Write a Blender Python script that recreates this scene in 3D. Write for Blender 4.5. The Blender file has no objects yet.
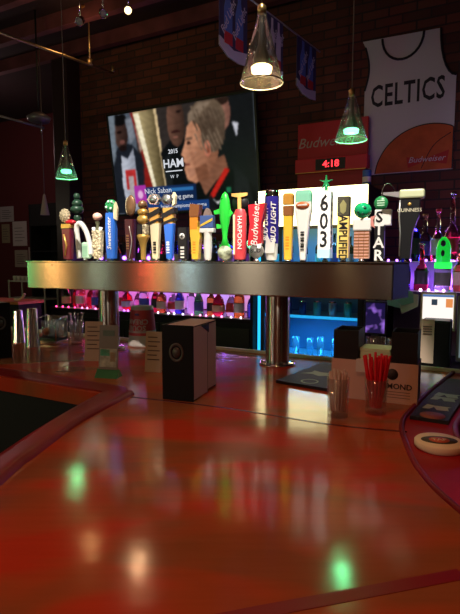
import bpy, bmesh, math, random
import numpy as np
from mathutils import Vector, Matrix
random.seed(7)
PI = math.pi
C = bpy.context.scene.collection
scn = bpy.context.scene
scn.view_settings.view_transform = 'Standard'
scn.view_settings.look = 'None'
scn.view_settings.gamma = 1
scn.view_settings.exposure = 0
scn.view_settings.use_curve_mapping = False

# ------------------------------------------------------------------ camera
CZ, BAR, F = 1.49, 1.07, 500.0
PITCH = math.atan2(49, F)
cp, sp = math.cos(PITCH), math.sin(PITCH)
cam = bpy.data.cameras.new('camera'); cam.sensor_fit = 'VERTICAL'; cam.sensor_height = 24
cam.lens = 24 * F / 614; cam.clip_start = 0.02
co = bpy.data.objects.new('camera', cam); C.objects.link(co)
co.location = (0, 0, CZ); co.rotation_euler = (PI / 2 - PITCH, 0, 0)
scn.camera = co

def ray(u, v):
    dx, dy = (u - 230) / F, (307 - v) / F
    return Vector((dx, cp + dy * sp, -sp + dy * cp))
def P(u, v, z=BAR):                    # point of a pixel on a level surface
    r = ray(u, v); t = (z - CZ) / r.z
    return Vector((0, 0, CZ)) + r * t
def At(u, v, Y):                       # point of a pixel at a distance ahead
    r = ray(u, v); return Vector((0, 0, CZ)) + r * (Y / r.y)
A = math.radians(28)                   # the back wall and the bar run 28 degrees off the view
sa, ca = math.sin(A), math.cos(A)
def W(x, y, z=0): return Vector((x * ca + y * sa, -x * sa + y * ca, z))
def WL(p): return Vector((p.x * ca - p.y * sa, p.x * sa + p.y * ca, p.z))
def WP(u, v, yl):                      # pixel on a plane parallel to the back wall, in room coordinates
    r = ray(u, v); t = yl / (r.x * sa + r.y * ca)
    return WL(Vector((0, 0, CZ)) + r * t)

# ------------------------------------------------------------------ materials
MATS = {}
def mat(name, col, rough=.5, metal=0, trans=0, spec=.5, emit=None, es=0, ior=1.45, alpha=1, bump=0, bscale=40, var=0, vscale=8, aniso=0, coat=0):
    if name in MATS: return MATS[name]
    m = bpy.data.materials.new(name); m.use_nodes = True
    nt = m.node_tree; b = nt.nodes['Principled BSDF']
    b.inputs['Base Color'].default_value = (*col, 1)
    b.inputs['Roughness'].default_value = rough
    b.inputs['Metallic'].default_value = metal
    b.inputs['Transmission Weight'].default_value = trans
    b.inputs['Specular IOR Level'].default_value = spec
    b.inputs['IOR'].default_value = ior
    b.inputs['Alpha'].default_value = alpha
    b.inputs['Anisotropic'].default_value = aniso
    b.inputs['Coat Weight'].default_value = coat
    if emit:
        b.inputs['Emission Color'].default_value = (*emit, 1)
        b.inputs['Emission Strength'].default_value = es
    tc = nt.nodes.new('ShaderNodeTexCoord')
    if var:
        n = nt.nodes.new('ShaderNodeTexNoise'); n.inputs['Scale'].default_value = vscale; n.inputs['Detail'].default_value = 4
        nt.links.new(tc.outputs['Object'], n.inputs['Vector'])
        r = nt.nodes.new('ShaderNodeValToRGB')
        r.color_ramp.elements[0].position = .3; r.color_ramp.elements[1].position = .7
        r.color_ramp.elements[0].color = (*[c * (1 - var) for c in col], 1)
        r.color_ramp.elements[1].color = (*[min(1, c * (1 + var)) for c in col], 1)
        nt.links.new(n.outputs['Fac'], r.inputs['Fac']); nt.links.new(r.outputs['Color'], b.inputs['Base Color'])
    if bump:
        n = nt.nodes.new('ShaderNodeTexNoise'); n.inputs['Scale'].default_value = bscale; n.inputs['Detail'].default_value = 3
        nt.links.new(tc.outputs['Object'], n.inputs['Vector'])
        bp = nt.nodes.new('ShaderNodeBump'); bp.inputs['Strength'].default_value = bump; bp.inputs['Distance'].default_value = .01
        nt.links.new(n.outputs['Fac'], bp.inputs['Height']); nt.links.new(bp.outputs['Normal'], b.inputs['Normal'])
    MATS[name] = m
    return m
def glow(name, col, s): return mat(name, (0, 0, 0), .6, emit=col, es=s)
def thin_glass(name, tint=(.96, .96, .97), haze=.05, hcol=(.8, .8, .8), gl=.06):
    if name in MATS: return MATS[name]
    m = bpy.data.materials.new(name); m.use_nodes = True; nt = m.node_tree; N = nt.nodes; L = nt.links
    N.remove(N['Principled BSDF']); out = N['Material Output']
    t = N.new('ShaderNodeBsdfTransparent'); t.inputs[0].default_value = (*tint, 1)
    d = N.new('ShaderNodeBsdfDiffuse'); d.inputs[0].default_value = (*hcol, 1)
    g = N.new('ShaderNodeBsdfGlossy'); g.inputs['Roughness'].default_value = .05
    lw = N.new('ShaderNodeLayerWeight'); lw.inputs['Blend'].default_value = .25
    a = N.new('ShaderNodeMath'); a.operation = 'MULTIPLY_ADD'; a.inputs[1].default_value = .55; a.inputs[2].default_value = gl
    L.new(lw.outputs['Facing'], a.inputs[0])
    m1 = N.new('ShaderNodeMixShader'); m1.inputs[0].default_value = haze; L.new(t.outputs[0], m1.inputs[1]); L.new(d.outputs[0], m1.inputs[2])
    m2 = N.new('ShaderNodeMixShader'); L.new(a.outputs[0], m2.inputs[0]); L.new(m1.outputs[0], m2.inputs[1]); L.new(g.outputs[0], m2.inputs[2])
    L.new(m2.outputs[0], out.inputs[0])
    MATS[name] = m; return m
def glass(name, col=(1, 1, 1), rough=.03): return mat(name, col, rough, trans=1, ior=1.45)

def bar_wood(name, c0, c1, c2, rough):
    m = bpy.data.materials.new(name); m.use_nodes = True
    nt = m.node_tree; b = nt.nodes['Principled BSDF']; N = nt.nodes; L = nt.links
    tc = N.new('ShaderNodeTexCoord')
    mp = N.new('ShaderNodeMapping'); mp.inputs['Rotation'].default_value = (0, 0, math.radians(-28)); mp.inputs['Scale'].default_value = (1.2, 2.6, 1)
    L.new(tc.outputs['Object'], mp.inputs['Vector'])
    n = N.new('ShaderNodeTexNoise'); n.inputs['Scale'].default_value = 2.3; n.inputs['Detail'].default_value = 2; n.inputs['Distortion'].default_value = .7
    L.new(mp.outputs['Vector'], n.inputs['Vector'])
    r = N.new('ShaderNodeValToRGB'); e = r.color_ramp.elements
    e[0].position = .38; e[0].color = (*c0, 1); e[1].position = .62; e[1].color = (*c2, 1)
    x = e.new(.5); x.color = (*c1, 1)
    L.new(n.outputs['Fac'], r.inputs['Fac'])
    mp2 = N.new('ShaderNodeMapping'); mp2.inputs['Rotation'].default_value = (0, 0, A); mp2.inputs['Scale'].default_value = (4, 60, 1)
    L.new(tc.outputs['Object'], mp2.inputs['Vector'])
    g = N.new('ShaderNodeTexNoise'); g.inputs['Scale'].default_value = 1.5; g.inputs['Detail'].default_value = 4
    L.new(mp2.outputs['Vector'], g.inputs['Vector'])
    mx = N.new('ShaderNodeMix'); mx.data_type = 'RGBA'; mx.blend_type = 'MULTIPLY'; mx.inputs[0].default_value = .12
    L.new(r.outputs['Color'], mx.inputs[6]); L.new(g.outputs['Color'], mx.inputs[7])
    gr = N.new('ShaderNodeValToRGB'); gr.color_ramp.elements[0].color = (.35, .35, .35, 1); gr.color_ramp.elements[0].position = .3; gr.color_ramp.elements[1].position = .6
    L.new(g.outputs['Fac'], gr.inputs['Fac']); L.new(gr.outputs['Color'], mx.inputs[7])
    L.new(mx.outputs[2], b.inputs['Base Color'])
    b.inputs['Roughness'].default_value = rough
    b.inputs['Specular IOR Level'].default_value = .5
    bn = N.new('ShaderNodeTexNoise'); bn.inputs['Scale'].default_value = 9; bn.inputs['Detail'].default_value = 2
    L.new(tc.outputs['Object'], bn.inputs['Vector'])
    bp = N.new('ShaderNodeBump'); bp.inputs['Strength'].default_value = .04; bp.inputs['Distance'].default_value = .02
    L.new(bn.outputs['Fac'], bp.inputs['Height']); L.new(bp.outputs['Normal'], b.inputs['Normal'])
    MATS[name] = m
    return m
def brick_mat():
    m = bpy.data.materials.new('brick'); m.use_nodes = True
    nt = m.node_tree; N = nt.nodes; L = nt.links; b = N['Principled BSDF']
    tc = N.new('ShaderNodeTexCoord'); s = N.new('ShaderNodeSeparateXYZ'); c = N.new('ShaderNodeCombineXYZ')
    L.new(tc.outputs['Object'], s.inputs[0]); L.new(s.outputs['X'], c.inputs['X']); L.new(s.outputs['Z'], c.inputs['Y'])
    t = N.new('ShaderNodeTexBrick'); t.inputs['Scale'].default_value = 1
    t.inputs['Brick Width'].default_value = .21; t.inputs['Row Height'].default_value = .072; t.inputs['Mortar Size'].default_value = .007
    t.inputs['Color1'].default_value = (.15, .042, .028, 1); t.inputs['Color2'].default_value = (.07, .021, .016, 1); t.inputs['Mortar'].default_value = (.04, .022, .020, 1)
    L.new(c.outputs[0], t.inputs['Vector'])
    L.new(t.outputs['Color'], b.inputs['Base Color']); b.inputs['Roughness'].default_value = .85
    bp = N.new('ShaderNodeBump'); bp.inputs['Strength'].default_value = .6; bp.inputs['Distance'].default_value = .01; bp.invert = True
    L.new(t.outputs['Fac'], bp.inputs['Height']); L.new(bp.outputs['Normal'], b.inputs['Normal'])
    return m
def steel_mat():
    m = mat('brushed_steel', (.52, .48, .42), .2, 1, aniso=.97)
    nt = m.node_tree; N = nt.nodes; L = nt.links; b = N['Principled BSDF']
    v = N.new('ShaderNodeCombineXYZ'); v.inputs['Z'].default_value = 1; L.new(v.outputs[0], b.inputs['Tangent'])
    tc = N.new('ShaderNodeTexCoord'); mp = N.new('ShaderNodeMapping'); mp.inputs['Scale'].default_value = (1.5, 1.5, 300)
    L.new(tc.outputs['Object'], mp.inputs['Vector'])
    n = N.new('ShaderNodeTexNoise'); n.inputs['Scale'].default_value = 3; n.inputs['Detail'].default_value = 2; L.new(mp.outputs[0], n.inputs['Vector'])
    r = N.new('ShaderNodeMapRange'); r.inputs[3].default_value = .245; r.inputs[4].default_value = .275
    L.new(n.outputs['Fac'], r.inputs[0]); L.new(r.outputs[0], b.inputs['Roughness'])
    return m
M_wood = bar_wood('bar_wood', (.30, .10, .040), (.42, .090, .032), (.54, .055, .022), .13)
M_rail = mat('rail_wood', (.20, .007, .009), .34, spec=.18, var=.35, vscale=6)
M_inlay = mat('inlay_wood', (.12, .010, .008), .25, var=.2)
M_brick = brick_mat(); M_steel = steel_mat()
M_chrome = mat('chrome', (.75, .74, .72), .12, 1)
M_black = mat('black_plastic', (.012, .012, .013), .4)
M_matte = mat('matte_black', (.006, .006, .007), .8)
M_dark = mat('dark_wood', (.03, .014, .010), .5, var=.3)
M_red = mat('dark_red_paint', (.10, .014, .018), .7, bump=.1)
M_ceil = mat('ceiling_dark', (.022, .008, .010), .85, bump=.2, bscale=12)
M_joist = mat('joist_paint', (.13, .035, .048), .7, var=.3, vscale=5)
M_white = mat('white', (.80, .78, .74), .5)
M_cream = mat('cream', (.75, .62, .40), .5)
M_gold = mat('gold', (.75, .46, .12), .35, .6)
M_paper = mat('paper', (.62, .56, .55), .8, var=.06)
M_tan = mat('tan_card', (.55, .36, .24), .7)
M_clear = thin_glass('clear_glass')

# ------------------------------------------------------------------ mesh helpers
class MB:
    def __init__(self): self.bm = bmesh.new()
    def _mi(self, faces, mi):
        for f in faces: f.material_index = mi
    def box(self, x0, x1, y0, y1, z0, z1, mi=0, bev=0, M=None):
        r = bmesh.ops.create_cube(self.bm, size=1); vs = r['verts']
        for v in vs:
            v.co = Vector(((x0 + x1) / 2 + v.co.x * (x1 - x0), (y0 + y1) / 2 + v.co.y * (y1 - y0), (z0 + z1) / 2 + v.co.z * (z1 - z0)))
        fs = list({f for v in vs for f in v.link_faces}); self._mi(fs, mi)
        if bev:
            es = list({e for v in vs for e in v.link_edges})
            rr = bmesh.ops.bevel(self.bm, geom=es, offset=bev, segments=2, profile=.5, affect='EDGES')
            self._mi(rr['faces'], mi); vs = list({v for f in rr['faces'] for v in f.verts} | {v for v in vs if v.is_valid})
        if M is not None:
            for v in vs:
                if v.is_valid: v.co = M @ v.co
        return self
    def prism(self, pts, a0, a1, axis='z', mi=0, M=None, mi_side=None):
        def mk(p, a):
            if axis == 'z': return Vector((p[0], p[1], a))
            if axis == 'y': return Vector((p[0], a, p[1]))
            return Vector((a, p[0], p[1]))
        lo = [self.bm.verts.new(M @ mk(p, a0) if M else mk(p, a0)) for p in pts]
        hi = [self.bm.verts.new(M @ mk(p, a1) if M else mk(p, a1)) for p in pts]
        n = len(pts); fs = []
        fs.append(self.bm.faces.new(lo)); fs.append(self.bm.faces.new(hi))
        sd = [self.bm.faces.new((lo[i], lo[(i + 1) % n], hi[(i + 1) % n], hi[i])) for i in range(n)]
        self._mi(fs, mi); self._mi(sd, mi if mi_side is None else mi_side)
        return self
    def lathe(self, prof, seg=20, c=(0, 0, 0), mi=0, M=None, sx=1, sy=1, close=False):
        rings = []
        for r, z in prof:
            if r <= 1e-6:
                p = Vector((c[0], c[1], c[2] + z)); rings.append([self.bm.verts.new(M @ p if M else p)])
            else:
                ring = []
                for i in range(seg):
                    a = 2 * PI * i / seg; p = Vector((c[0] + r * sx * math.cos(a), c[1] + r * sy * math.sin(a), c[2] + z))
                    ring.append(self.bm.verts.new(M @ p if M else p))
                rings.append(ring)
        fs = []
        pairs = list(zip(rings, rings[1:]))
        if close: pairs.append((rings[-1], rings[0]))
        for a, b in pairs:
            for i in range(seg):
                j = (i + 1) % seg
                if len(a) == 1 and len(b) == 1: continue
                if len(a) == 1: fs.append(self.bm.faces.new((a[0], b[j], b[i])))
                elif len(b) == 1: fs.append(self.bm.faces.new((a[i], a[j], b[0])))
                else: fs.append(self.bm.faces.new((a[i], a[j], b[j], b[i])))
        for f in fs: f.smooth = True
        self._mi(fs, mi)
        return self
    def tube(self, pts, r, seg=8, mi=0, cap=True):
        pts = [Vector(p) for p in pts]; rings = []
        rr = r if isinstance(r, (list, tuple)) else [r] * len(pts)
        up = None
        for i, p in enumerate(pts):
            d = (pts[min(i + 1, len(pts) - 1)] - pts[max(i - 1, 0)]).normalized()
            if up is None: up = Vector((0, 0, 1)) if abs(d.z) < .9 else Vector((1, 0, 0))
            s = d.cross(up).normalized(); up = s.cross(d).normalized()
            rings.append([self.bm.verts.new(p + (s * math.cos(2 * PI * k / seg) + up * math.sin(2 * PI * k / seg)) * rr[i]) for k in range(seg)])
        fs = []
        for a, b in zip(rings, rings[1:]):
            for i in range(seg):
                j = (i + 1) % seg; f = self.bm.faces.new((a[i], a[j], b[j], b[i])); f.smooth = True; fs.append(f)
        if cap: fs.append(self.bm.faces.new(rings[0])); fs.append(self.bm.faces.new(rings[-1]))
        self._mi(fs, mi)
        return self
    def ball(self, c, r, mi=0, sx=1, sy=1, sz=1, seg=14):
        n = 8; prof = [(r * math.sin(PI * i / n), -r * sz * math.cos(PI * i / n)) for i in range(n + 1)]
        prof[0] = (0, prof[0][1]); prof[-1] = (0, prof[-1][1])
        return self.lathe(prof, seg, c, mi, sx=sx, sy=sy)
    def build(self, name, mats, parent=None, loc=None, rotz=0):
        bmesh.ops.recalc_face_normals(self.bm, faces=self.bm.faces)
        me = bpy.data.meshes.new(name); self.bm.to_mesh(me); self.bm.free()
        for m in (mats if isinstance(mats, (list, tuple)) else [mats]): me.materials.append(m)
        o = bpy.data.objects.new(name, me); C.objects.link(o)
        if parent: o.parent = parent
        if loc is not None: o.location = loc
        if rotz: o.rotation_euler = (0, 0, rotz)
        return o
def tag(o, label, cat, group=None):
    o['label'] = label; o['category'] = cat
    if group: o['group'] = group
    return o
def thing(name, label, cat, loc=(0, 0, 0), rotz=0, group=None):
    o = bpy.data.objects.new(name, None); C.objects.link(o)
    o.location = loc; o.rotation_euler = (0, 0, rotz); o.empty_display_size = .05
    return tag(o, label, cat, group)
def struct(name, mb, m, loc=None, rotz=0):
    o = mb.build(name, m, None, loc, rotz); o['kind'] = 'structure'; return o
def spline(pts, n=6):
    out = []; pts = [Vector(p) for p in pts]
    for i in range(len(pts) - 1):
        p0, p1, p2, p3 = pts[max(i - 1, 0)], pts[i], pts[i + 1], pts[min(i + 2, len(pts) - 1)]
        for k in range(n):
            t = k / n
            out.append(.5 * ((2 * p1) + (p2 - p0) * t + (2 * p0 - 5 * p1 + 4 * p2 - p3) * t * t + (3 * p1 - p0 - 3 * p2 + p3) * t ** 3))
    out.append(pts[-1]); return out
def text(s, size, m, parent, loc, rot=(PI / 2, 0, 0), name='lettering', shear=0, sx=1, wrap=None, ext=.0006, bold=0, spacing=1):
    cu = bpy.data.curves.new('t', 'FONT'); cu.body = s; cu.size = size; cu.align_x = 'CENTER'; cu.align_y = 'CENTER'
    cu.extrude = ext; cu.shear = shear; cu.resolution_u = 2; cu.offset = bold; cu.space_character = spacing
    t = bpy.data.objects.new('t', cu); C.objects.link(t)
    me = bpy.data.meshes.new_from_object(t.evaluated_get(bpy.context.evaluated_depsgraph_get()))
    bpy.data.objects.remove(t); bpy.data.curves.remove(cu)
    for v in me.vertices:
        v.co.x *= sx
    if wrap:                            # bend flat lettering around an upright cylinder of radius wrap
        for v in me.vertices:
            a = v.co.x / wrap; r = wrap + v.co.z + .0008
            v.co = Vector((r * math.sin(a), -r * math.cos(a), v.co.y))
        rot = (0, 0, 0)
    me.materials.clear(); me.materials.append(m)
    o = bpy.data.objects.new(name, me); C.objects.link(o)
    o.location = loc; o.rotation_euler = rot
    if parent: o.parent = parent
    return o
def vtext(s, size, m, parent, x, y, z, down=True, **k):   # lettering that runs down (or up) an upright face
    return text(s, size, m, parent, (x, y, z), (PI / 2, PI / 2 if down else -PI / 2, 0), **k)

# ------------------------------------------------------------------ room shell
RZ = -A
M_floor = mat('floor_tile', (.012, .008, .008), .5, var=.3, vscale=3)
WB, WF, CE = 4.25, 5.8, 3.74          # back wall, far wall, ceiling
struct('floor', MB().box(-8.4, 2.8, -2.6, 6.0, -.1, 0), M_floor, rotz=RZ)
struct('ceiling', MB().box(-8.4, 2.8, -2.6, 6.0, CE, CE + .1), M_ceil, rotz=RZ)
struct('wall_back', MB().box(-4.12, 2.8, WB, WB + .2, 0, CE), M_brick, rotz=RZ)
struct('wall_far', MB().box(-8.4, -4.12, WF, WF + .2, 0, CE), M_red, rotz=RZ)
struct('wall_side', MB().box(-4.32, -4.12, WB + .2, WF, 0, CE), M_red, rotz=RZ)
M_tanwall = mat('tan_wall', (.10, .07, .05), .7, bump=.1)
struct('wall_left', MB().box(-8.4, -8.2, -2.6, WF, 0, CE), M_tanwall, rotz=RZ)
struct('wall_right', MB().box(2.6, 2.8, -2.6, WB, 0, CE), M_red, rotz=RZ)
struct('wall_rear', MB().box(-8.2, 2.6, -2.6, -2.4, 0, CE), M_tanwall, rotz=RZ)
struct('trim_1', MB().box(-4.34, -4.12, WB - .2, WB, 0, CE, bev=.01), mat('post_paint', (.03, .016, .02), .4), rotz=RZ)
k = 2
for y in (4.07, 3.56, 3.06, 2.56, 2.06, 1.56, 1.06, .56, .06, -.44):
    struct('trim_%d' % k, MB().box(-8.2, 2.6, y - .035, y + .035, CE - .13, CE), M_joist, rotz=RZ); k += 1

# ------------------------------------------------------------------ bar counter
lip2 = spline([(.83, 1.822, 0), (.72, 1.67, 0), (.604, 1.51, 0), (.475, 1.3125, 0), (.437, 1.235, 0), (.415, 1.167, 0), (.385, 1.024, 0), (.375, .933, 0), (.38, .82, 0), (.42, .6, 0), (.52, .3, 0)], 5)
def offset(pts, d):
    out = []
    for i, p in enumerate(pts):
        t = (pts[min(i + 1, len(pts) - 1)] - pts[max(i - 1, 0)]).normalized()
        out.append(p + Vector((-t.y, t.x, 0)) * d)
    return out
band2 = offset(lip2, .125)
rail_out = spline([(-.405, 1.524, 0), (-.452, 1.3, 0), (-.49, 1.066, 0), (-.51, .8, 0), (-.51, .3, 0)], 5)
rail_in = spline([(-.295, 1.515, 0), (-.377, 1.257, 0), (-.412, 1.03, 0), (-.424, .9, 0), (-.43, .3, 0)], 5)
bar = thing('bar_counter', 'long L-shaped glossy red-orange wooden bar counter with dark red rails', 'bar counter', (0, 0, 0))
lb, lf = W(-4.2, 2.0), W(-4.2, 1.165)
top = [lb, lf] + [Vector(p) for p in rail_out] + list(reversed(lip2))
MB().prism([(p.x, p.y) for p in top], BAR - .05, BAR).build('counter_top', M_wood, bar)
# drip rail on the server's side
dr = lip2 + list(reversed(band2))
MB().prism([(p.x, p.y) for p in dr], BAR - .05, BAR - .003).build('drip_rail', mat('drip_red', (.36, .010, .014), .4, spec=.25, var=.2, vscale=5), bar)
MB().tube([(p.x, p.y, BAR + .001) for p in lip2], .0065, 8).build('lip_moulding', M_rail, bar)
MB().tube([(p.x, p.y, BAR - .006) for p in band2], .009, 8).build('lip_moulding', M_rail, bar)
# arm rail along the near section and the far front edge
def rail_sweep(inn, out, h=.014):
    mb = MB(); prev = None
    for a, b in zip(inn, out):
        sec = []
        for t, z in ((0, 0), (.06, .8), (.16, 1), (.4, .75), (.7, .85), (.9, .6), (1.0, -.8), (1.0, -4.5)):
            q = Vector(a).lerp(Vector(b), t); sec.append(mb.bm.verts.new((q.x, q.y, BAR + h * z)))
        if prev:
            for i in range(len(sec) - 1):
                f = mb.bm.faces.new((prev[i], prev[i + 1], sec[i + 1], sec[i])); f.smooth = True
        prev = sec
    return mb
rail_sweep(rail_in, rail_out).build('arm_rail', M_rail, bar)
fi = [W(-4.2, 1.25), W(-2, 1.25), W(-1.05, 1.25), Vector((-.302, 1.515, 0))]
fo = [W(-4.2, 1.163), W(-2, 1.163), W(-1.05, 1.163), Vector((-.405, 1.523, 0))]
rail_sweep(fi, fo, .006).build('edge_rail', M_rail, bar)
# inlaid strips
def strip(pts, w, m=M_inlay, h=.0008):
    a = offset(pts, w / 2); b = offset(pts, -w / 2)
    return MB().prism([(p.x, p.y) for p in a + list(reversed(b))], BAR, BAR + h)
strip(spline([P(131, 397), P(225, 408), P(330, 424.5), P(407, 432)], 4), .009).build('inlay_strip', M_inlay, bar)
strip([P(150, 634), P(255, 613), P(357, 594), P(462, 574)], .021).build('inlay_strip', mat('inlay_red', (.22, .004, .008), .35, spec=.25), bar)
# pale textured strip on the back edge
mb = MB(); mb.box(-4.2, .0, 1.985, 2.0, BAR, BAR + .012)
mb.build('back_edge_strip', mat('back_strip', (.72, .62, .42), .5, bump=.6, bscale=120), bar, rotz=RZ)
# panels below
pl = [lf] + [Vector(p) for p in rail_out]
mb = MB()
ins = offset(pl, .06)
ins2 = offset(pl, .09)
mb.prism([(p.x, p.y) for p in ins + list(reversed(ins2))], 0, BAR - .05)
mb.build('front_panel', M_matte, bar)
mb = MB(); mb.box(-4.2, -.2, 1.9, 1.93, 0, BAR - .05)
mb.build('back_panel', M_dark, bar, rotz=RZ)

# ------------------------------------------------------------------ tap tower
FR = Vector((.557, 1.71, 0)); TA = math.radians(25); TZ = 1.476
def T(x, y, z=0): return FR + Vector((x * math.cos(TA) + y * math.sin(TA), -x * math.sin(TA) + y * math.cos(TA), z))
tow = thing('tap_tower', 'brushed stainless steel beer tap tower bridging the bar on two columns', 'tap tower', (FR.x, FR.y, BAR), -TA)
LEN = 1.70
zt, zb = TZ - BAR, TZ - BAR - .131
mb = MB()
pr = [(0, 0), (.04, .14), (-LEN, .14), (-LEN, 0)]
mb.prism(pr, zb, zt - .004)
bmesh.ops.bevel(mb.bm, geom=[e for e in mb.bm.edges], offset=.004, segments=2, profile=.5, affect='EDGES')
mb.build('beam', M_steel, tow)
mb = MB(); mb.prism([(.002, -.004), (.043, .144), (-LEN - .003, .144), (-LEN - .003, -.004)], zt - .004, zt)
mb.build('top_lip', M_steel, tow)
def tower_x(px, n=.07):
    r = ray(px, 258); 
    # intersect vertical plane of the tower line
    nx, ny = math.sin(TA), math.cos(TA)
    t = (n + FR.x * nx + FR.y * ny) / (r.x * nx + r.y * ny)
    p = r * t
    d = p - FR
    return d.x * math.cos(TA) - d.y * math.sin(TA), r.y * t
for px in (278.3, 107.5):
    x, d = tower_x(px)
    MB().lathe([(.047, .008), (.047, zb)], 40, (x, .07, 0)).build('column', M_steel, tow)
    f = MB().lathe([(0, 0), (.072, 0), (.072, .006), (.066, .01), (.047, .012)], 40, (x, .07, 0)).build('flange', M_chrome, tow)
    for i in range(6):
        a = i * PI / 3 + .3; MB().lathe([(.006, .008), (.006, .014), (0, .015)], 8, (x + .06 * math.cos(a), .07 + .06 * math.sin(a), 0)).build('bolt', M_chrome, f)
MB().lathe([(0, 0), (.004, 0), (.003, .004), (0, .0045)], 10, (0, 0, 0), M=Matrix.Translation((-LEN + .16, -.001, zt - .02)) @ Matrix.Rotation(PI / 2, 4, 'X')).build('screw', M_chrome, tow)

# ------------------------------------------------------------------ tap handles
GRP = 'tap handles along the steel tower'
def handle(px, ytop, label, n=.07):
    x, d = tower_x(px, n)
    p = T(x, n, TZ)
    o = thing('beer_tap', label, 'beer tap', p, -TA, GRP)
    k = d / F
    h = (258 - ytop) * k + CZ - TZ
    MB().lathe([(0, 0), (.011, 0), (.011, .005), (.007, .008), (.006, .016), (0, .016)], 14).build('ferrule', M_chrome, o)
    return o, h, k
def taper(pr, depth, z0, z1, mi=0, mb=None):
    """front outline [(halfwidth, t)] extruded to a rounded-edged block between heights z0..z1"""
    mb = mb or MB(); rings = []
    for w, t in pr:
        z = z0 + (z1 - z0) * t; dd = depth * (.55 + .45 * min(1, w / max(q[0] for q in pr)))
        c = min(w, dd) * .35
        pts = [(-w + c, -dd), (w - c, -dd), (w, -dd + c), (w, dd - c), (w - c, dd), (-w + c, dd), (-w, dd - c), (-w, -dd + c)]
        rings.append([mb.bm.verts.new((x, y, z)) for x, y in pts])
    fs = [mb.bm.faces.new(rings[0]), mb.bm.faces.new(rings[-1])]
    for a, b in zip(rings, rings[1:]):
        for i in range(8):
            f = mb.bm.faces.new((a[i], a[(i + 1) % 8], b[(i + 1) % 8], b[i])); fs.append(f)
    for f in fs: f.material_index = mi
    return mb
m_maroon = mat('maroon_lacquer', (.16, .012, .03), .3); m_hgreen = mat('handle_green', (.02, .22, .07), .35)
m_hblue = mat('handle_blue', (.02, .13, .55), .3); m_hwhite = mat('handle_white', (.85, .83, .80), .35)
m_hred = mat('handle_red', (.62, .015, .03), .3); m_navy = mat('handle_navy', (.03, .02, .28), .3)
m_bronze = mat('bronze', (.32, .17, .09), .4, .5); m_yellow = mat('handle_yellow', (.85, .55, .05), .35)
m_orange = mat('handle_orange', (.85, .30, .02), .35); m_brown = mat('handle_brown', (.28, .10, .03), .4)
m_lime = mat('handle_lime', (.03, .72, .06), .35); m_mint = mat('handle_mint', (.25, .62, .45), .35)
m_silver = mat('silver', (.7, .7, .68), .3, .8); m_ink = mat('black_ink', (.01, .01, .012), .4)
m_pale = mat('pale_green_badge', (.55, .80, .60), .4); m_purple = mat('purple_plastic', (.2, .05, .35), .4)
m_cork = mat('ornament', (.60, .50, .32), .45, bump=1, bscale=160, var=.6, vscale=120)

# 1 maroon with crest
o, h, k = handle(68.5, 209, 'maroon tap handle with gold crest and red cap at left end of tower', .032)
taper([(.022, .04), (.026, .35), (.028, .62)], .014, 0, h).build('grip', m_maroon, o)
taper([(.030, .62), (.031, .66), (.029, .70)], .016, 0, h).build('band', M_gold, o)
mb = MB().lathe([(0, 0), (.018, .0), (.03, .006), (.026, .012), (0, .014)], 16, M=Matrix.Translation((-.012, .004, h * .86)) @ Matrix.Rotation(PI / 2, 4, 'X'))
for i in range(12): mb.ball((-.012 + .026 * math.cos(i * PI / 6), -.002, h * .86 + .026 * math.sin(i * PI / 6)), .007, seg=8)
mb.build('crest', m_cork, o)
MB().ball((.022, -.002, h * .73), .03, sz=.4, sy=.5).build('red_cap', m_hred, o)
mb = MB().tube([(-.006, -.016, h * .1), (.006, -.016, h * .3), (-.010, -.016, h * .5)], .005, 6).build('gold_leaf', M_gold, o)
# 2 white curved
o, h, k = handle(85, 190, 'white arching tap handle with pale green badge and dark green figure on top', .105)
hh = h * .52
mb = MB()
pts = spline([(-.035, 0, .012), (-.040, 0, hh * .5), (-.046, 0, hh * .92), (-.02, 0, hh * 1.0), (.012, 0, hh * .78), (.034, 0, hh * .4), (.036, 0, .03)], 5)
mb.tube(pts, .0125, 10).build('arch', m_hwhite, o)
mb = MB().box(-.012, .034, -.012, .012, .012, hh * .50, bev=.008); mb.build('badge', m_pale, o)
MB().box(-.004, .026, -.0128, -.0118, .022, hh * .40).build('badge_print', mat('badge_print', (.35, .62, .42), .5), o)
mb = MB()
for dx, z, r, s in ((-.05, .60, .018, 1.2), (-.05, .72, .032, .7), (-.048, .80, .026, .8), (-.05, .90, .016, 1.1)): mb.ball((dx, .012, h * z), r, sz=s)
mb.tube([(-.046, .008, hh * .9), (-.05, .012, h * .62)], .009, 8)
mb.build('figure', mat('figure_green', (.02, .06, .035), .35), o)
# 3 floral
o, h, k = handle(98.5, 211, 'white and gold floral carved tap handle with pink round top')
mb = taper([(.018, .05), (.022, .25), (.026, .55), (.028, .6)], .016, 0, h)
for i in range(26): mb.ball((random.uniform(-.022, .022), -.014, h * random.uniform(.08, .58)), random.uniform(.004, .008), seg=7)
mb.build('grip', m_cork, o)
MB().lathe([(.010, .58), (.007, .7), (.012, .78)], 12, M=Matrix.Diagonal((1, 1, h, 1))).build('neck', mat('moss', (.10, .10, .05), .6), o)
MB().ball((0, 0, h * .87), .022, sz=.85).build('top_knob', mat('pink_cream', (.80, .45, .36), .4), o)
for s in (-1, 1): MB().tube([(s * .016, -.004, h * .56), (s * .022, -.004, h * .66)], [.006, .009], 8).build('petal', m_hwhite, o)
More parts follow.
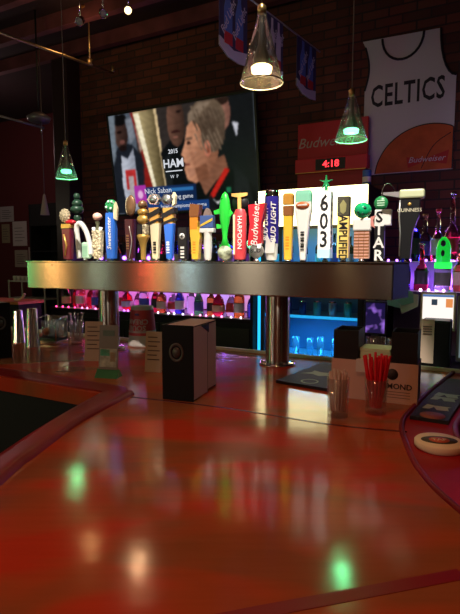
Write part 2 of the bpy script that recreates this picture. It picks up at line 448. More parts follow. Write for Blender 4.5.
# 4 blue with script
o, h, k = handle(112, 197, 'blue tap handle with white upright script and green round head')
taper([(.022, .04), (.025, .2), (.027, .5), (.024, .74)], .015, 0, h).build('grip', m_hblue, o)
vtext('Sweetwater', .030, m_hwhite, o, .0, -.0165, h * .42, down=False, shear=.25)
MB().ball((.002, 0, h * .84), .032, sz=.95, sy=.6).build('head', m_hgreen, o)
mb = MB()
for q in ((.012, .80), (-.012, .82), (.0, .90), (.018, .9)): mb.lathe([(0, 0), (.007, 0), (.004, .004), (0, .005)], 8, M=Matrix.Translation((q[0], -.017, h * q[1])) @ Matrix.Rotation(PI / 2, 4, 'X'))
mb.build('head_print', m_pale, o)
MB().prism([(.018, h * .66), (.040, h * .62), (.044, h * .8), (.034, h * .9), (.026, h * .85)], -.012, -.002, 'y').build('wave', M_cream, o)
# 5 burgundy with bronze shield
o, h, k = handle(131, 195, 'dark burgundy tap handle with bronze oval shield on top')
taper([(.018, .04), (.022, .3), (.026, .62)], .014, 0, h).build('grip', mat('burgundy', (.06, .01, .02), .3), o)
mb = MB()
for i_ in range(6): mb.box(-.006 - 0.007, -.006 + 0.007, -.0145 - .001, -.0145, h * 0.18 + i_ * 0.011, h * 0.18 + i_ * 0.011 + 0.011 * (.45 + .25 * (i_ % 2)))
mb.build('upright_print', m_bronze, o)
MB().lathe([(0, -.006), (.022, -.006), (.026, 0), (.022, .006), (0, .006)], 24, M=Matrix.Translation((.008, -.004, h * .82)) @ Matrix.Rotation(PI / 2, 4, 'X') @ Matrix.Diagonal((1, 1.8, 1, 1))).build('shield', m_bronze, o)
MB().lathe([(0, -.004), (.012, -.004), (.015, 0), (.012, .004), (0, .004)], 20, M=Matrix.Translation((-.016, .006, h * .82)) @ Matrix.Rotation(PI / 2, 4, 'X') @ Matrix.Diagonal((1, 2.6, 1, 1))).build('shield', m_cork, o)
MB().tube(spline([(.004, -.016, h * .52), (.018, -.017, h * .3), (.008, -.017, h * .12), (.002, -.016, h * .05)], 4), .0022, 6).build('silver_line', m_silver, o)
# 6 gold bust
o, h, k = handle(143.5, 201, 'gold tap handle shaped as a robed bust on a fluted stem')
MB().lathe([(.012, .03), (.013, .2), (.018, .3), (.028, .38), (.030, .42), (.022, .44)], 16, M=Matrix.Diagonal((1, .8, h, 1))).build('stem', M_gold, o)
mb = MB(); mb.box(-.024, .004, -.014, .012, h * .43, h * .60, bev=.004); mb.build('dark_panel', m_ink, o)
MB().box(.004, .026, -.014, .012, h * .43, h * .60, bev=.004).build('print_panel', m_cork, o)
mb = MB().ball((0, 0, h * .68), .030, sz=.75, sy=.6); mb.ball((.0, 0, h * .80), .026, sz=.7, sy=.7); mb.build('bust', M_gold, o)
MB().ball((0, 0, h * .92), .021, sz=.95).build('bust_head', m_bronze, o)
# 7 cream tapered silver hexagon
def banded(px, lab, low, hexm, dx):
    o, h, k = handle(px, 194, lab)
    taper([(.014, .04), (.018, .25), (.025, .55)], .013, 0, h).build('grip', low, o)
    taper([(.025, .55), (.030, .78)], .0135, 0, h).build('shoulder', M_gold, o)
    MB().prism([(-.03, h * .62), (-.03, h * .69), (.032, h * .78), (.032, h * .70)], -.016, .016, 'y').build('diagonal_band', m_ink, o)
    MB().prism([(-.028, h * .53), (-.028, h * .57), (.028, h * .63), (.028, h * .59)], -.015, .015, 'y').build('diagonal_band', m_ink, o)
    w = .031
    MB().prism([(dx + w * math.cos(i * PI / 3), h * .90 + w * .8 * math.sin(i * PI / 3)) for i in range(6)], -.014, .010, 'y').build('hexagon_head', hexm, o)
    MB().lathe([(0, 0), (.018, 0), (.018, .002), (0, .002)], 18, M=Matrix.Translation((dx, -.0135, h * .90)) @ Matrix.Rotation(PI / 2, 4, 'X')).build('medallion', m_silver, o)
    return o, h
o, h = banded(156, 'cream and gold tap handle with black diagonal bands and silver hexagon head', M_cream, m_silver, -.002)
mb = MB()
for i_ in range(5): mb.box(.002 - 0.007, .002 + 0.007, -.0125 - .001, -.0125, h * 0.12 + i_ * 0.011, h * 0.12 + i_ * 0.011 + 0.011 * (.45 + .25 * (i_ % 2)))
mb.build('upright_print', m_ink, o)
o, h = banded(170, 'blue and gold tap handle with black diagonal bands and dark hexagon head', m_hblue, mat('gunmetal', (.10, .10, .11), .35, .6), -.004)
mb = MB()
for i_ in range(5): mb.box(-.002 - 0.007, -.002 + 0.007, -.0125 - .001, -.0125, h * 0.12 + i_ * 0.011, h * 0.12 + i_ * 0.011 + 0.011 * (.45 + .25 * (i_ % 2)))
mb.build('upright_print', m_hwhite, o)
MB().prism([(.022, h * .80), (.034, h * .83), (.036, h * .94), (.028, h * 1.0), (.020, h * .95)], -.012, .004, 'y').build('side_plate', M_cream, o)
# 8 black paddle with white badge
o, h, k = handle(183.5, 228, 'short black tap handle with white round badge and upright white lettering')
taper([(.022, .06), (.024, .5), (.024, 1)], .010, 0, h).build('grip', m_ink, o)
MB().lathe([(0, 0), (.013, 0), (.013, .001), (0, .001)], 18, M=Matrix.Translation((0, -.0105, h * .74)) @ Matrix.Rotation(PI / 2, 4, 'X')).build('badge', m_hwhite, o)
for i in range(3): MB().box(-.010, .010, -.0125, -.0115, h * .74 - .0012, h * .74 + .0012, M=Matrix.Translation((0, 0, h * .74)) @ Matrix.Rotation(i * PI / 3, 4, 'Y') @ Matrix.Translation((0, 0, -h * .74))).build('badge_spoke', m_ink, o)
mb = MB()
for i_ in range(4): mb.box(0 - 0.009, 0 + 0.009, -.0095 - .001, -.0095, h * 0.1 + i_ * 0.013, h * 0.1 + i_ * 0.013 + 0.013 * (.45 + .25 * (i_ % 2)))
mb.build('upright_print', m_hwhite, o)
# 9 orange crooked
o, h, k = handle(196, 205, 'orange and yellow bent tap handle with brown block top')
MB().prism([(-.014, .01), (.016, .01), (.020, h * .3), (.026, h * .42), (.014, h * .6), (.016, h * .7), (-.020, h * .7), (-.022, h * .5), (-.016, h * .3)], -.012, .012, 'y').build('grip', m_yellow, o)
MB().prism([(-.022, h * .56), (.012, h * .56), (.017, h * .80), (-.022, h * .80)], -.0125, .0125, 'y').build('mid_block', m_orange, o)
MB().prism([(-.023, h * .78), (.020, h * .78), (.026, h * .98), (-.020, h * 1.0)], -.015, .015, 'y').build('top_block', m_brown, o)
mb = MB()
for i_ in range(5): mb.box(-.002 - 0.007, -.002 + 0.007, -.0115 - .001, -.0115, h * 0.14 + i_ * 0.011, h * 0.14 + i_ * 0.011 + 0.011 * (.45 + .25 * (i_ % 2)))
mb.build('upright_print', m_orange, o)
# 10 white with blue panel
o, h, k = handle(208, 209, 'white tap handle with blue panel, yellow slash and grey pointed top')
MB().lathe([(.013, .03), (.016, .08), (.019, .3), (.017, .5), (.020, .58)], 18, M=Matrix.Diagonal((1, .75, h, 1))).build('grip', m_hwhite, o)
MB().box(-.034, .032, -.013, .012, h * .54, h * .62, bev=.003).build('white_sill', m_hwhite, o)
MB().box(-.032, .030, -.012, .011, h * .62, h * .86, bev=.003).build('blue_panel', mat('slate_blue', (.06, .12, .35), .35), o)
MB().prism([(-.03, h * .65), (-.028, h * .69), (.028, h * .81), (.027, h * .76)], -.0135, -.0115, 'y').build('yellow_slash', m_yellow, o)
MB().prism([(-.018, h * .86), (.018, h * .86), (.006, h * .98), (-.002, h * 1.0), (-.010, h * .95)], -.010, .010, 'y').build('pointed_top', mat('grey_stone', (.28, .20, .18), .6), o)
# 11 fish
o, h, k = handle(225, 193, 'bright lime green fish tap handle standing on a striped ball')
MB().ball((0, 0, .036), .031, sz=.95).build('ball', mat('ball_print', (.40, .45, .32), .35, var=.8, vscale=45), o)
mb = MB(); z0 = .06
pf = [(0, .0), (.018, .02), (.010, .16), (.014, .30), (.023, .5), (.025, .68), (.021, .84), (.012, .95), (0, 1)]
mb.lathe([(r, z0 + (h - z0) * t) for r, t in pf], 14, sy=.6)
mb.build('fish_body', m_lime, o)
for nm, pts in (('side_fin', [(-.02, .70), (-.050, .66), (-.046, .59), (-.034, .60), (-.02, .60)]), ('side_fin', [(-.016, .40), (-.038, .42), (-.036, .33), (-.014, .34)]), ('back_fin', [(.018, .70), (.036, .60), (.018, .52)]), ('tail_fin', [(-.004, .1), (-.026, .0), (.026, .0), (.006, .1)])):
    MB().prism([(x, z0 + (h - z0) * t) for x, t in pts], -.004, .004, 'y').build(nm, m_lime, o)
MB().ball((-.008, -.011, h * .90), .003).build('fish_eye', m_ink, o)
# 12 red with gold T
o, h, k = handle(240, 194, 'red and pink tap handle topped by a black disc with gold T')
MB().lathe([(.022, .03), (.027, .07), (.026, .7), (.018, .76)], 20, M=Matrix.Diagonal((1, .75, h, 1))).build('grip', mat('faded_red', (.55, .05, .06), .35), o)
vtext('HARPOON', .027, m_hwhite, o, .006, -.0205, h * .42)
MB().prism([(-.022, h * .1), (-.014, h * .1), (-.014, h * .68), (-.022, h * .68)], -.020, -.012, 'y').build('cream_stripe', M_cream, o)
MB().lathe([(0, -.006), (.034, -.006), (.034, .006), (0, .006)], 24, M=Matrix.Translation((0, .004, h * .86)) @ Matrix.Rotation(PI / 2, 4, 'X')).build('disc', m_ink, o)
MB().prism([(-.007, h * .76), (.007, h * .76), (.007, h * .93), (.034, h * .95), (.034, h * .99), (-.034, h * .99), (-.034, h * .95), (-.007, h * .93)], -.009, -.002, 'y').build('letter_T', mat('gold_paint', (.75, .42, .12), .4), o)
# 13 bowtie
o, h, k = handle(256.5, 203, 'red tilted bowtie tap handle with white script above a round silver emblem', .045)
MB().lathe([(0, -.010), (.027, -.010), (.030, 0), (.027, .010), (0, .010)], 24, M=Matrix.Translation((0, 0, .042)) @ Matrix.Rotation(PI / 2, 4, 'X')).build('round_emblem', m_silver, o)
text('BUD', .022, m_ink, o, (0, -.0108, .042))
R = Matrix.Translation((0, 0, h * .62)) @ Matrix.Rotation(math.radians(3), 4, 'Y')
hb = h * .36
MB().prism([(-.030, -hb), (.028, -hb * .85), (.023, 0), (.035, hb), (-.035, hb * .9), (-.024, 0)], -.012, .012, 'y', M=R).build('bowtie', m_hred, o)
t = vtext('Budweiser', .040, m_hwhite, o, .0, -.013, h * .62, down=False, shear=.25); t.rotation_euler = (PI / 2, -PI / 2 + math.radians(3), 0)
MB().box(-.02, .02, -.008, .008, h * .22, h * .32).build('neck', M_chrome, o)
# 14 bud light
o, h, k = handle(271.5, 191, 'navy blue tap handle with white upright lettering and chrome top', .10)
MB().lathe([(.020, .02), (.024, .08), (.026, .25)], 20, M=Matrix.Diagonal((1, .8, h, 1))).build('white_base', m_hwhite, o)
MB().lathe([(.026, .25), (.030, .6), (.029, .9)], 20, M=Matrix.Diagonal((1, .8, h, 1))).build('grip', m_navy, o)
MB().lathe([(.029, .9), (.027, .93), (.028, .95), (.024, 1), (0, 1)], 20, M=Matrix.Diagonal((1, .8, h, 1))).build('chrome_top', M_chrome, o)
vtext('BUD LIGHT', .030, m_hwhite, o, .016, -.0235, h * .54, down=False, shear=.2, bold=.0006)
vtext('BUD LIGHT', .026, m_hwhite, o, -.016, -.0235, h * .52, down=False, shear=.2, bold=.0006)
MB().prism([(-.02, h * .12), (.02, h * .12), (.022, h * .34), (.006, h * .26), (-.012, h * .38)], -.0245, -.02, 'y').build('white_splash', m_hwhite, o)
# 15 yellow with brown cap
o, h, k = handle(288, 195, 'slim yellow tap handle with two brown blocks on top')
taper([(.014, .03), (.017, .4), (.018, .7)], .012, 0, h).build('grip', m_yellow, o)
taper([(.019, .68), (.020, .82)], .014, 0, h).build('block', m_brown, o)
taper([(.020, .84), (.020, .97), (.016, 1)], .014, 0, h).build('block', mat('honey', (.55, .26, .04), .35), o)
mb = MB()
for i_ in range(5): mb.box(0 - 0.007, 0 + 0.007, -.0110 - .001, -.0110, h * 0.18 + i_ * 0.011, h * 0.18 + i_ * 0.011 + 0.011 * (.45 + .25 * (i_ % 2)))
mb.build('upright_print', m_orange, o)
# 16 white with mint cap
o, h, k = handle(303, 192, 'white tapered tap handle with mint green cap and orange oval badge')
taper([(.010, .03), (.014, .2), (.024, .55), (.031, .72), (.031, .84)], .014, 0, h).build('grip', m_hwhite, o)
taper([(.031, .84), (.031, .95), (.026, 1)], .0145, 0, h).build('cap', m_mint, o)
MB().lathe([(0, 0), (.027, 0), (.025, .004), (0, .005)], 22, M=Matrix.Translation((0, -.0135, h * .79)) @ Matrix.Rotation(PI / 2, 4, 'X') @ Matrix.Diagonal((1, .5, 1, 1))).build('badge', mat('badge_orange', (.60, .14, .04), .4), o)
MB().box(-.018, .018, -.0195, -.0175, h * .785, h * .80).build('badge_print', m_hwhite, o)
mb = MB()
for i_ in range(7): mb.box(0 - 0.007, 0 + 0.007, -.0125 - .001, -.0125, h * 0.16 + i_ * 0.011, h * 0.16 + i_ * 0.011 + 0.011 * (.45 + .25 * (i_ % 2)))
mb.build('upright_print', m_ink, o)
# 17 603 prism
o, h, k = handle(325, 193, 'white square tap handle with black 603 on two faces and green star on top')
MB().box(-.024, .022, -.022, .022, .014, h, bev=.002).build('grip', m_hwhite, o)
for i, ch in enumerate('603'):
    text(ch, .082, m_ink, o, (-.001, -.0225, h * (.82 - .255 * i)), sx=.80, bold=.0014, name='numeral')
    text(ch, .088, m_ink, o, (.0225, .0, h * (.82 - .255 * i)), (PI / 2, 0, PI / 2), sx=.62, bold=.0014, name='numeral')
MB().box(-.0245, .0225, -.0225, .0225, .014, h * .18).build('ice_base', mat('ice_blue', (.40, .62, .72), .35), o)
mb = MB()
for i in range(5):
    a = PI / 2 + i * 2 * PI / 5
    mb.prism([(.006 * math.cos(a - .6), .006 * math.sin(a - .6)), (.026 * math.cos(a), .026 * math.sin(a)), (.006 * math.cos(a + .6), .006 * math.sin(a + .6)), (0, 0)], -.007, .007, 'y', M=Matrix.Translation((0, 0, h + .034)))
mb.tube([(0, 0, h - .002), (0, 0, h + .03)], .006, 8)
mb.build('star_top', mat('star_green', (.02, .30, .10), .3, .3), o)
# 18 amplified
o, h, k = handle(343, 198, 'yellow tap handle with dark square top and black lettering running down')
MB().box(-.021, .021, -.014, .014, .014, h * .70, bev=.002).build('grip', mat('amber_yellow', (.80, .58, .16), .4), o)
MB().box(-.022, .022, -.015, .015, h * .70, h, bev=.002).build('dark_top', mat('olive_black', (.05, .045, .03), .4), o)
vtext('AMPLIFIED', .042, m_ink, o, 0, -.0145, h * .36, sx=.85, bold=.0008)
MB().prism([(-.010, h * .77), (0, h * .73), (.010, h * .77), (.012, h * .88), (0, h * .95), (-.012, h * .88)], -.0162, -.0148, 'y').build('emblem', mat('emblem_olive', (.22, .20, .08), .5), o)
# 19 green ball
o, h, k = handle(361.5, 201, 'tap handle with shiny green ball on a white block and striped legs', .045)
for i, xx in enumerate((-.018, 0, .018)):
    mb = MB().box(xx - .0085, xx + .0085, -.012, .012, .012, h * .5, bev=.001)
    lg = mb.build('striped_leg', mat('leg_pink', (.70, .38, .30), .4), o)
    mb = MB()
    for j in range(9): mb.box(xx - .0088, xx + .0088, -.0124, -.0115, .018 + j * .011, .023 + j * .011)
    mb.build('leg_stripes', m_brown, lg)
MB().box(-.031, .031, -.016, .016, h * .5, h * .70, bev=.005).build('white_block', m_hwhite, o)
MB().ball((0, 0, h * .83), .031, sz=.9).build('green_ball', mat('ball_green', (.01, .42, .16), .12), o)
mb = MB()
for q in ((-.01, .80), (.012, .86), (.004, .77)): mb.ball((q[0], -.025, h * q[1]), .006, seg=8)
mb.build('ball_marks', mat('ball_dark', (.0, .10, .05), .3), o)
MB().prism([(.026, h * .6), (.044, h * .54), (.038, h * .66), (.046, h * .74), (.030, h * .72)], -.010, .0, 'y').build('pink_ribbon', mat('ribbon_pink', (.65, .25, .22), .5), o)
# 20 star
o, h, k = handle(379.5, 198, 'black tap handle spelling STAR downwards under a green oval sign', .095)
MB().box(-.018, .016, -.016, .016, .012, h * .80, bev=.002).build('grip', m_ink, o)
MB().box(-.019, .038, -.017, .012, h * .56, h * .80, bev=.002).build('white_tile', m_hwhite, o)
for i, ch in enumerate('STAR'):
    text(ch, .054, m_ink if i == 0 else m_hwhite, o, (-.002, -.0175, h * (.68 - .195 * i)), bold=.0012, name='letter')
MB().lathe([(0, -.006), (.022, -.006), (.025, 0), (.022, .006), (0, .006)], 22, M=Matrix.Translation((0, 0, h * .90)) @ Matrix.Rotation(PI / 2, 4, 'X')).build('oval_sign', m_hgreen, o)
mb = MB(); [mb.box(-.013, .013, -.0075, -.0055, h * (.86 + .035 * i_), h * (.875 + .035 * i_)) for i_ in range(3)]; mb.build('sign_print', m_pale, o)
MB().tube(spline([(.0, .004, h * .98), (.004, .004, h * 1.12), (.022, .004, h * 1.2), (.042, .004, h * 1.12), (.05, .004, h * 1.02)], 5), .0018, 6).build('wire_loop', M_chrome, o)
# 21 guinness
o, h, k = handle(407, 190, 'tall black tap handle with pale cream slab head at right end of tower', .045)
MB().prism([(-.022, .012), (.010, .012), (.016, h * .4), (.034, h * .62), (.036, h * .85), (-.026, h * .85), (-.026, h * .6), (-.022, h * .4)], -.018, .018, 'y').build('grip', m_ink, o)
MB().tube([(-.024, -.018, .02), (-.023, -.018, h * .4), (-.028, -.018, h * .62), (-.027, -.018, h * .84)], .0025, 6).build('silver_line', m_silver, o)
text('GUINNESS', .017, mat('pale_gold', (.75, .70, .52), .4), o, (.004, -.0188, h * .70))
mb = MB().lathe([(0, 0), (.006, 0), (.006, .001), (0, .001)], 10, M=Matrix.Translation((.004, -.0182, h * .78)) @ Matrix.Rotation(PI / 2, 4, 'X')); mb.build('harp_emblem', M_gold, o)
MB().box(-.030, .050, -.024, .024, h * .86, h * .98, bev=.006).build('slab_head', mat('slab_cream', (.62, .66, .42), .35), o)
MB().prism([(-.085, h * .93), (-.03, h * .88), (-.03, h * .96), (-.085, h * .96)], -.01, .01, 'y').build('side_lever', mat('lever_grey', (.30, .27, .28), .4), o)

# ------------------------------------------------------------------ television
def tv_picture(nx, ny):
    S, Tt = np.meshgrid((np.arange(nx) + .5) / nx, (np.arange(ny) + .5) / ny)
    img = np.zeros((ny, nx, 3)); img[:] = (.10, .085, .08)
    def soft(mask, col, blur=1):
        nonlocal img
        m = mask.astype(float)
        for _ in range(blur):
            m = (m + np.roll(m, 1, 0) + np.roll(m, -1, 0) + np.roll(m, 1, 1) + np.roll(m, -1, 1)) / 5
        c = np.array(col) if not callable(col) else col(S, Tt)
        img = img * (1 - m[..., None]) + c * m[..., None]
    def poly(pts):
        inside = np.zeros(S.shape, bool); n = len(pts)
        for i in range(n):
            (x1, y1), (x2, y2) = pts[i], pts[(i + 1) % n]
            if y1 == y2: continue
            c = ((y1 > Tt) != (y2 > Tt)) & (S < (x2 - x1) * (Tt - y1) / (y2 - y1) + x1)
            inside ^= c
        return inside
    def ell(cx, cy, rx, ry, rot=0):
        a = (S - cx) * 1.6; b = Tt - cy
        c, s = math.cos(rot), math.sin(rot)
        return (((a * c + b * s) / (rx * 1.6)) ** 2 + ((-a * s + b * c) / ry) ** 2) < 1
    def shade(c1, c2, s0, s1, t=False):
        def f(S, Tt):
            k = np.clip(((Tt if t else S) - s0) / (s1 - s0), 0, 1)[..., None]
            return np.array(c1) * (1 - k) + np.array(c2) * k
        return f
    soft(poly([(0, 0), (.2, 0), (.2, 1), (0, 1)]), (.20, .23, .27), 3)
    # player at the left edge
    soft(poly([(.0, .42), (.07, .28), (.16, .30), (.24, .45), (.25, 1), (.0, 1)]), (.05, .06, .08), 1)
    soft(poly([(.07, .40), (.12, .44), (.17, .34), (.19, .95), (.08, 1), (.06, .7)]), shade((.62, .64, .70), (.40, .42, .48), .07, .19), 1)
    soft(poly([(.09, .55), (.17, .55), (.17, .75), (.09, .75)]), (.60, .10, .10), 1)
    soft(poly([(.11, .62), (.15, .62), (.15, .82), (.11, .82)]), (.55, .5, .5), 1)
    soft(ell(.085, .19, .055, .15), shade((.16, .10, .085), (.09, .055, .05), .05, .13), 1)
    soft(ell(.085, .05, .055, .06), (.02, .02, .025), 1)
    soft(ell(.075, .17, .02, .012), (.04, .02, .02)); soft(ell(.09, .27, .022, .02), (.30, .16, .14)); soft(ell(.09, .33, .03, .03), (.05, .03, .03), 1)
    # red behind the trophy
    soft(poly([(.17, .0), (.30, .0), (.32, .9), (.22, .95), (.24, .5)]), (.38, .06, .05), 2)
    soft(poly([(.20, .12), (.26, .1), (.27, .3), (.22, .4)]), (.50, .40, .34), 2)
    # trophy
    soft(poly([(.19, .0), (.35, .0), (.40, .92), (.315, .92)]), shade((.55, .47, .30), (.20, .16, .09), .24, .37), 1)
    soft(poly([(.195, .02), (.235, .02), (.335, .9), (.315, .9)]), (.92, .86, .70), 1)
    soft(poly([(.345, .0), (.365, .0), (.405, .92), (.39, .92)]), (.75, .62, .42), 1)
    # man in the black shirt
    soft(poly([(.37, .42), (.44, .32), (.60, .30), (.66, .5), (.66, 1), (.42, 1)]), (.025, .03, .035), 1)
    soft(ell(.495, .15, .062, .23), shade((.28, .17, .13), (.12, .075, .06), .44, .56), 1)
    soft(ell(.49, .24, .032, .012), (.10, .04, .04)); soft(ell(.485, .29, .02, .01), (.40, .22, .18)); soft(ell(.52, .06, .02, .012), (.05, .03, .03))
    # man at the right
    soft(poly([(.72, .0), (1, .0), (1, 1), (.72, 1)]), (.035, .04, .045), 2)
    soft(ell(.80, .13, .055, .16), shade((.55, .34, .27), (.30, .17, .14), .76, .86), 1)
    soft(ell(.79, .02, .06, .05), (.08, .05, .04), 1); soft(poly([(.86, .22), (.90, .24), (.885, .36)]), (.7, .7, .75), 1)
    # coach, in profile to the left
    soft(poly([(.40, 1), (.46, .78), (.56, .66), (.66, .62), (.82, .62), (.96, .78), (1.0, 1)]), (.022, .026, .03), 1)
    soft(poly([(.62, .70), (.66, .58), (.80, .50), (.82, .62), (.72, .76), (.66, .86)]), (.36, .20, .14), 1)
    soft(poly([(.57, .20), (.545, .36), (.515, .46), (.532, .49), (.525, .52), (.54, .55), (.53, .60), (.545, .70), (.60, .74), (.68, .68), (.76, .52), (.78, .28), (.70, .14)]), shade((.66, .40, .28), (.40, .22, .15), .54, .72), 1)
    soft(ell(.70, .18, .12, .20, .25), (.26, .20, .15), 1)
    soft(ell(.73, .27, .085, .20), (.20, .15, .115), 2)
    soft(poly([(.58, .10), (.66, .01), (.74, .02), (.62, .16), (.585, .25)]), (.36, .29, .23), 2)
    soft(poly([(.57, .22), (.60, .16), (.66, .22), (.66, .42), (.60, .40)]), (.60, .36, .25), 1)
    soft(ell(.695, .43, .022, .075), (.62, .30, .22), 1); soft(ell(.70, .44, .010, .04), (.35, .15, .10))
    soft(ell(.572, .36, .014, .018), (.10, .06, .05)); soft(poly([(.55, .315), (.60, .305), (.60, .33), (.555, .335)]), (.30, .2, .15))
    soft(poly([(.53, .555), (.57, .55), (.57, .565), (.535, .57)]), (.30, .12, .10))
    soft(poly([(.69, .86), (.80, .62), (.83, .64), (.72, .88), (.68, .92)]), (.60, .06, .05))
    soft(poly([(.66, .9), (.70, .86), (.73, 1), (.66, 1)]), (.04, .04, .05))
    soft(poly([(.71, .90), (.735, .93), (.78, .90), (.74, .95)]), (.8, .8, .8))
    soft(poly([(.80, .80), (.83, .80), (.83, .85), (.80, .85)]), (.06, .30, .18))
    # strands of hair, lines of the face, grain of the broadcast
    for q in range(26):
        x0 = .60 + .17 * ((q * 37) % 26) / 26; y0 = .03 + .30 * ((q * 17) % 26) / 26
        soft(poly([(x0, y0), (x0 + .012, y0), (x0 + .05, y0 + .16), (x0 + .042, y0 + .16)]), [(.31, .245, .19), (.17, .125, .095), (.25, .195, .15)][q % 3], 1)
    for pts, c in (([(.575, .45), (.60, .44), (.615, .56), (.60, .58)], (.52, .30, .21)), ([(.56, .47), (.575, .46), (.575, .53), (.56, .55)], (.62, .385, .275)), ([(.60, .60), (.68, .56), (.70, .70), (.62, .73)], (.34, .18, .12)), ([(.63, .26), (.655, .26), (.66, .40), (.64, .42)], (.50, .30, .21)), ([(.555, .60), (.60, .60), (.60, .66), (.56, .68)], (.55, .33, .24))):
        soft(poly(pts), c, 2)
    soft(poly([(.38, .5), (.44, .42), (.44, .9), (.40, .95)]), (.05, .06, .065), 2); soft(poly([(.86, .6), (.94, .75), (.97, .98), (.84, .98)]), (.05, .055, .06), 3)
    soft(poly([(.0, .0), (.05, .0), (.03, .4), (.0, .5)]), (.30, .34, .38), 3); soft(poly([(.13, .05), (.18, .05), (.19, .25), (.15, .3)]), (.34, .36, .40), 3)
    img = img * (1 + .10 * np.sin(S * 61 + np.sin(Tt * 37) * 2)[..., None] * np.sin(Tt * 53 + np.cos(S * 29) * 2)[..., None])
    # captions
    soft(poly([(.145, .72), (.235, .72), (.235, .90), (.145, .90)]), (.55, .12, .52), 0)
    soft(ell(.19, .81, .02, .04), (.85, .6, .8))
    soft(poly([(.235, .74), (.60, .745), (.60, .90), (.235, .90)]), shade((.06, .13, .30), (.03, .07, .16), .24, .6), 0)
    soft(poly([(.40, .765), (.58, .765), (.58, .80), (.40, .80)]), (.10, .30, .55), 0)
    soft(poly([(.235, .90), (.68, .90), (.68, .99), (.235, .99)]), (.05, .14, .34), 0)
    img = (img + np.roll(img, 1, 0) + np.roll(img, -1, 0) + np.roll(img, 1, 1) + np.roll(img, -1, 1)) / 5
    return np.clip(img, 0, 1) ** 1.6
TVY = 3.99
pTL, pTR = WP(108, 117, TVY), WP(253.5, 91, TVY)
tvw = pTR.x - pTL.x; tvh = tvw * .60
print('tv', pTL, pTR, tvw)
tvo = thing('television', 'wide flat television on the brick wall showing a coach and a trophy', 'television', W(pTL.x, TVY, (pTL.z + pTR.z) / 2), 0)
tvo.rotation_euler = (math.radians(8), 0, RZ)      # leans out over the bar
NX, NY = 200, 120
img = tv_picture(NX, NY)
bm = bmesh.new(); lay = bm.loops.layers.float_color.new('picture')
vv = [[bm.verts.new((tvw * i / NX, 0, -tvh * j / NY)) for i in range(NX + 1)] for j in range(NY + 1)]
for j in range(NY):
    for i in range(NX):
        f = bm.faces.new((vv[j + 1][i], vv[j + 1][i + 1], vv[j][i + 1], vv[j][i]))
        for lp in f.loops: lp[lay] = (*img[j, i], 1)
me = bpy.data.meshes.new('screen'); bm.to_mesh(me); bm.free()
m = bpy.data.materials.new('tv_picture'); m.use_nodes = True; b = m.node_tree.nodes['Principled BSDF']
at = m.node_tree.nodes.new('ShaderNodeVertexColor'); at.layer_name = 'picture'
m.node_tree.links.new(at.outputs['Color'], b.inputs['Emission Color']); b.inputs['Emission Strength'].default_value = 1.0; b.inputs['Specular IOR Level'].default_value = .1
b.inputs['Base Color'].default_value = (.01, .01, .01, 1); b.inputs['Roughness'].default_value = .3
me.materials.append(m); so = bpy.data.objects.new('screen', me); C.objects.link(so); so.parent = tvo
mb = MB()
for a in ((-.02, 0, -tvh - .02, .02), (tvw, tvw + .02, -tvh - .02, .02)): mb.box(a[0], a[1], -.008, .03, a[2], a[3])
mb.box(-.02, tvw + .02, -.008, .03, 0, .02); mb.box(-.02, tvw + .02, -.008, .03, -tvh - .02, -tvh)
mb.build('bezel', M_black, tvo)
MB().box(-.01, tvw + .01, .002, .05, -tvh - .01, .01).build('back_shell', M_matte, tvo)
MB().tube([(tvw * .5, .05, -tvh * .5), (tvw * .5, .11, -tvh * .5)], .02).build('bracket', M_black, tvo)
g = glow('caption_white', (.85, .88, .95), .8)
def tvt(s, size, sx_, ty, **k): return text(s, size, g, so, (tvw * sx_, -.001, -tvh * ty), name='caption', ext=.0002, **k)
tvt('Nick Saban', .073, .325, .785); tvt('ranking game', .058, .48, .855); tvt('bowl championship game', .052, .50, .945)
tvt('2015', .055, .46, .42, bold=.001); tvt('HAM', .110, .455, .535, bold=.002); tvt('W  P', .045, .455, .66)
MB().box(tvw * .395, tvw * .515, -.0012, -.0004, -tvh * .61, -tvh * .60).build('caption_rule', g, so)

# ------------------------------------------------------------------ things on the back wall
# red clock sign
q0, q1 = WP(298, 125, 4.18), WP(367, 176, 4.18)
sw = q1.x - q0.x
sg = thing('clock_sign', 'red beer sign with white script and lit digital clock on brick wall', 'sign', W(q0.x, 4.18, 0), RZ)
m_sred = mat('sign_red', (.62, .018, .04), .4); m_sred2 = mat('sign_red_dark', (.48, .012, .025), .45)
zt_, zm_, zb_ = q0.z, WP(330, 158, 4.18).z, WP(330, 172, 4.18).z
MB().box(0, sw, 0, .04, zm_, zt_, bev=.004).build('panel', m_sred2, sg)
MB().box(-.004, sw + .012, -.05, .04, zb_, zm_, bev=.006).build('clock_box', m_sred, sg)
MB().box(0, sw, .0, .04, max(zb_ - .22, WP(320, 187, 3.76).z + .006), zb_, bev=.003).build('lower_panel', m_sred2, sg)
MB().box(.0, sw, -.054, -.05, zb_ - .004, zb_ + .002).build('brass_edge', M_gold, sg)
text('Budweiser', .118, mat('faded_white', (.45, .38, .38), .6), sg, (sw * .42, -.001, zm_ + (zt_ - zm_) * .45), shear=.3)
cl = MB().box(sw * .30, sw * .72, -.053, -.050, zb_ + .012, zm_ - .012).build('clock_window', M_black, sg)
text('4:18', .078, glow('red_led', (1, .03, .04), 3), cl, (sw * .52, -.0535, (zb_ + zm_) / 2), name='clock_digits', sx=1.05, bold=.0015)
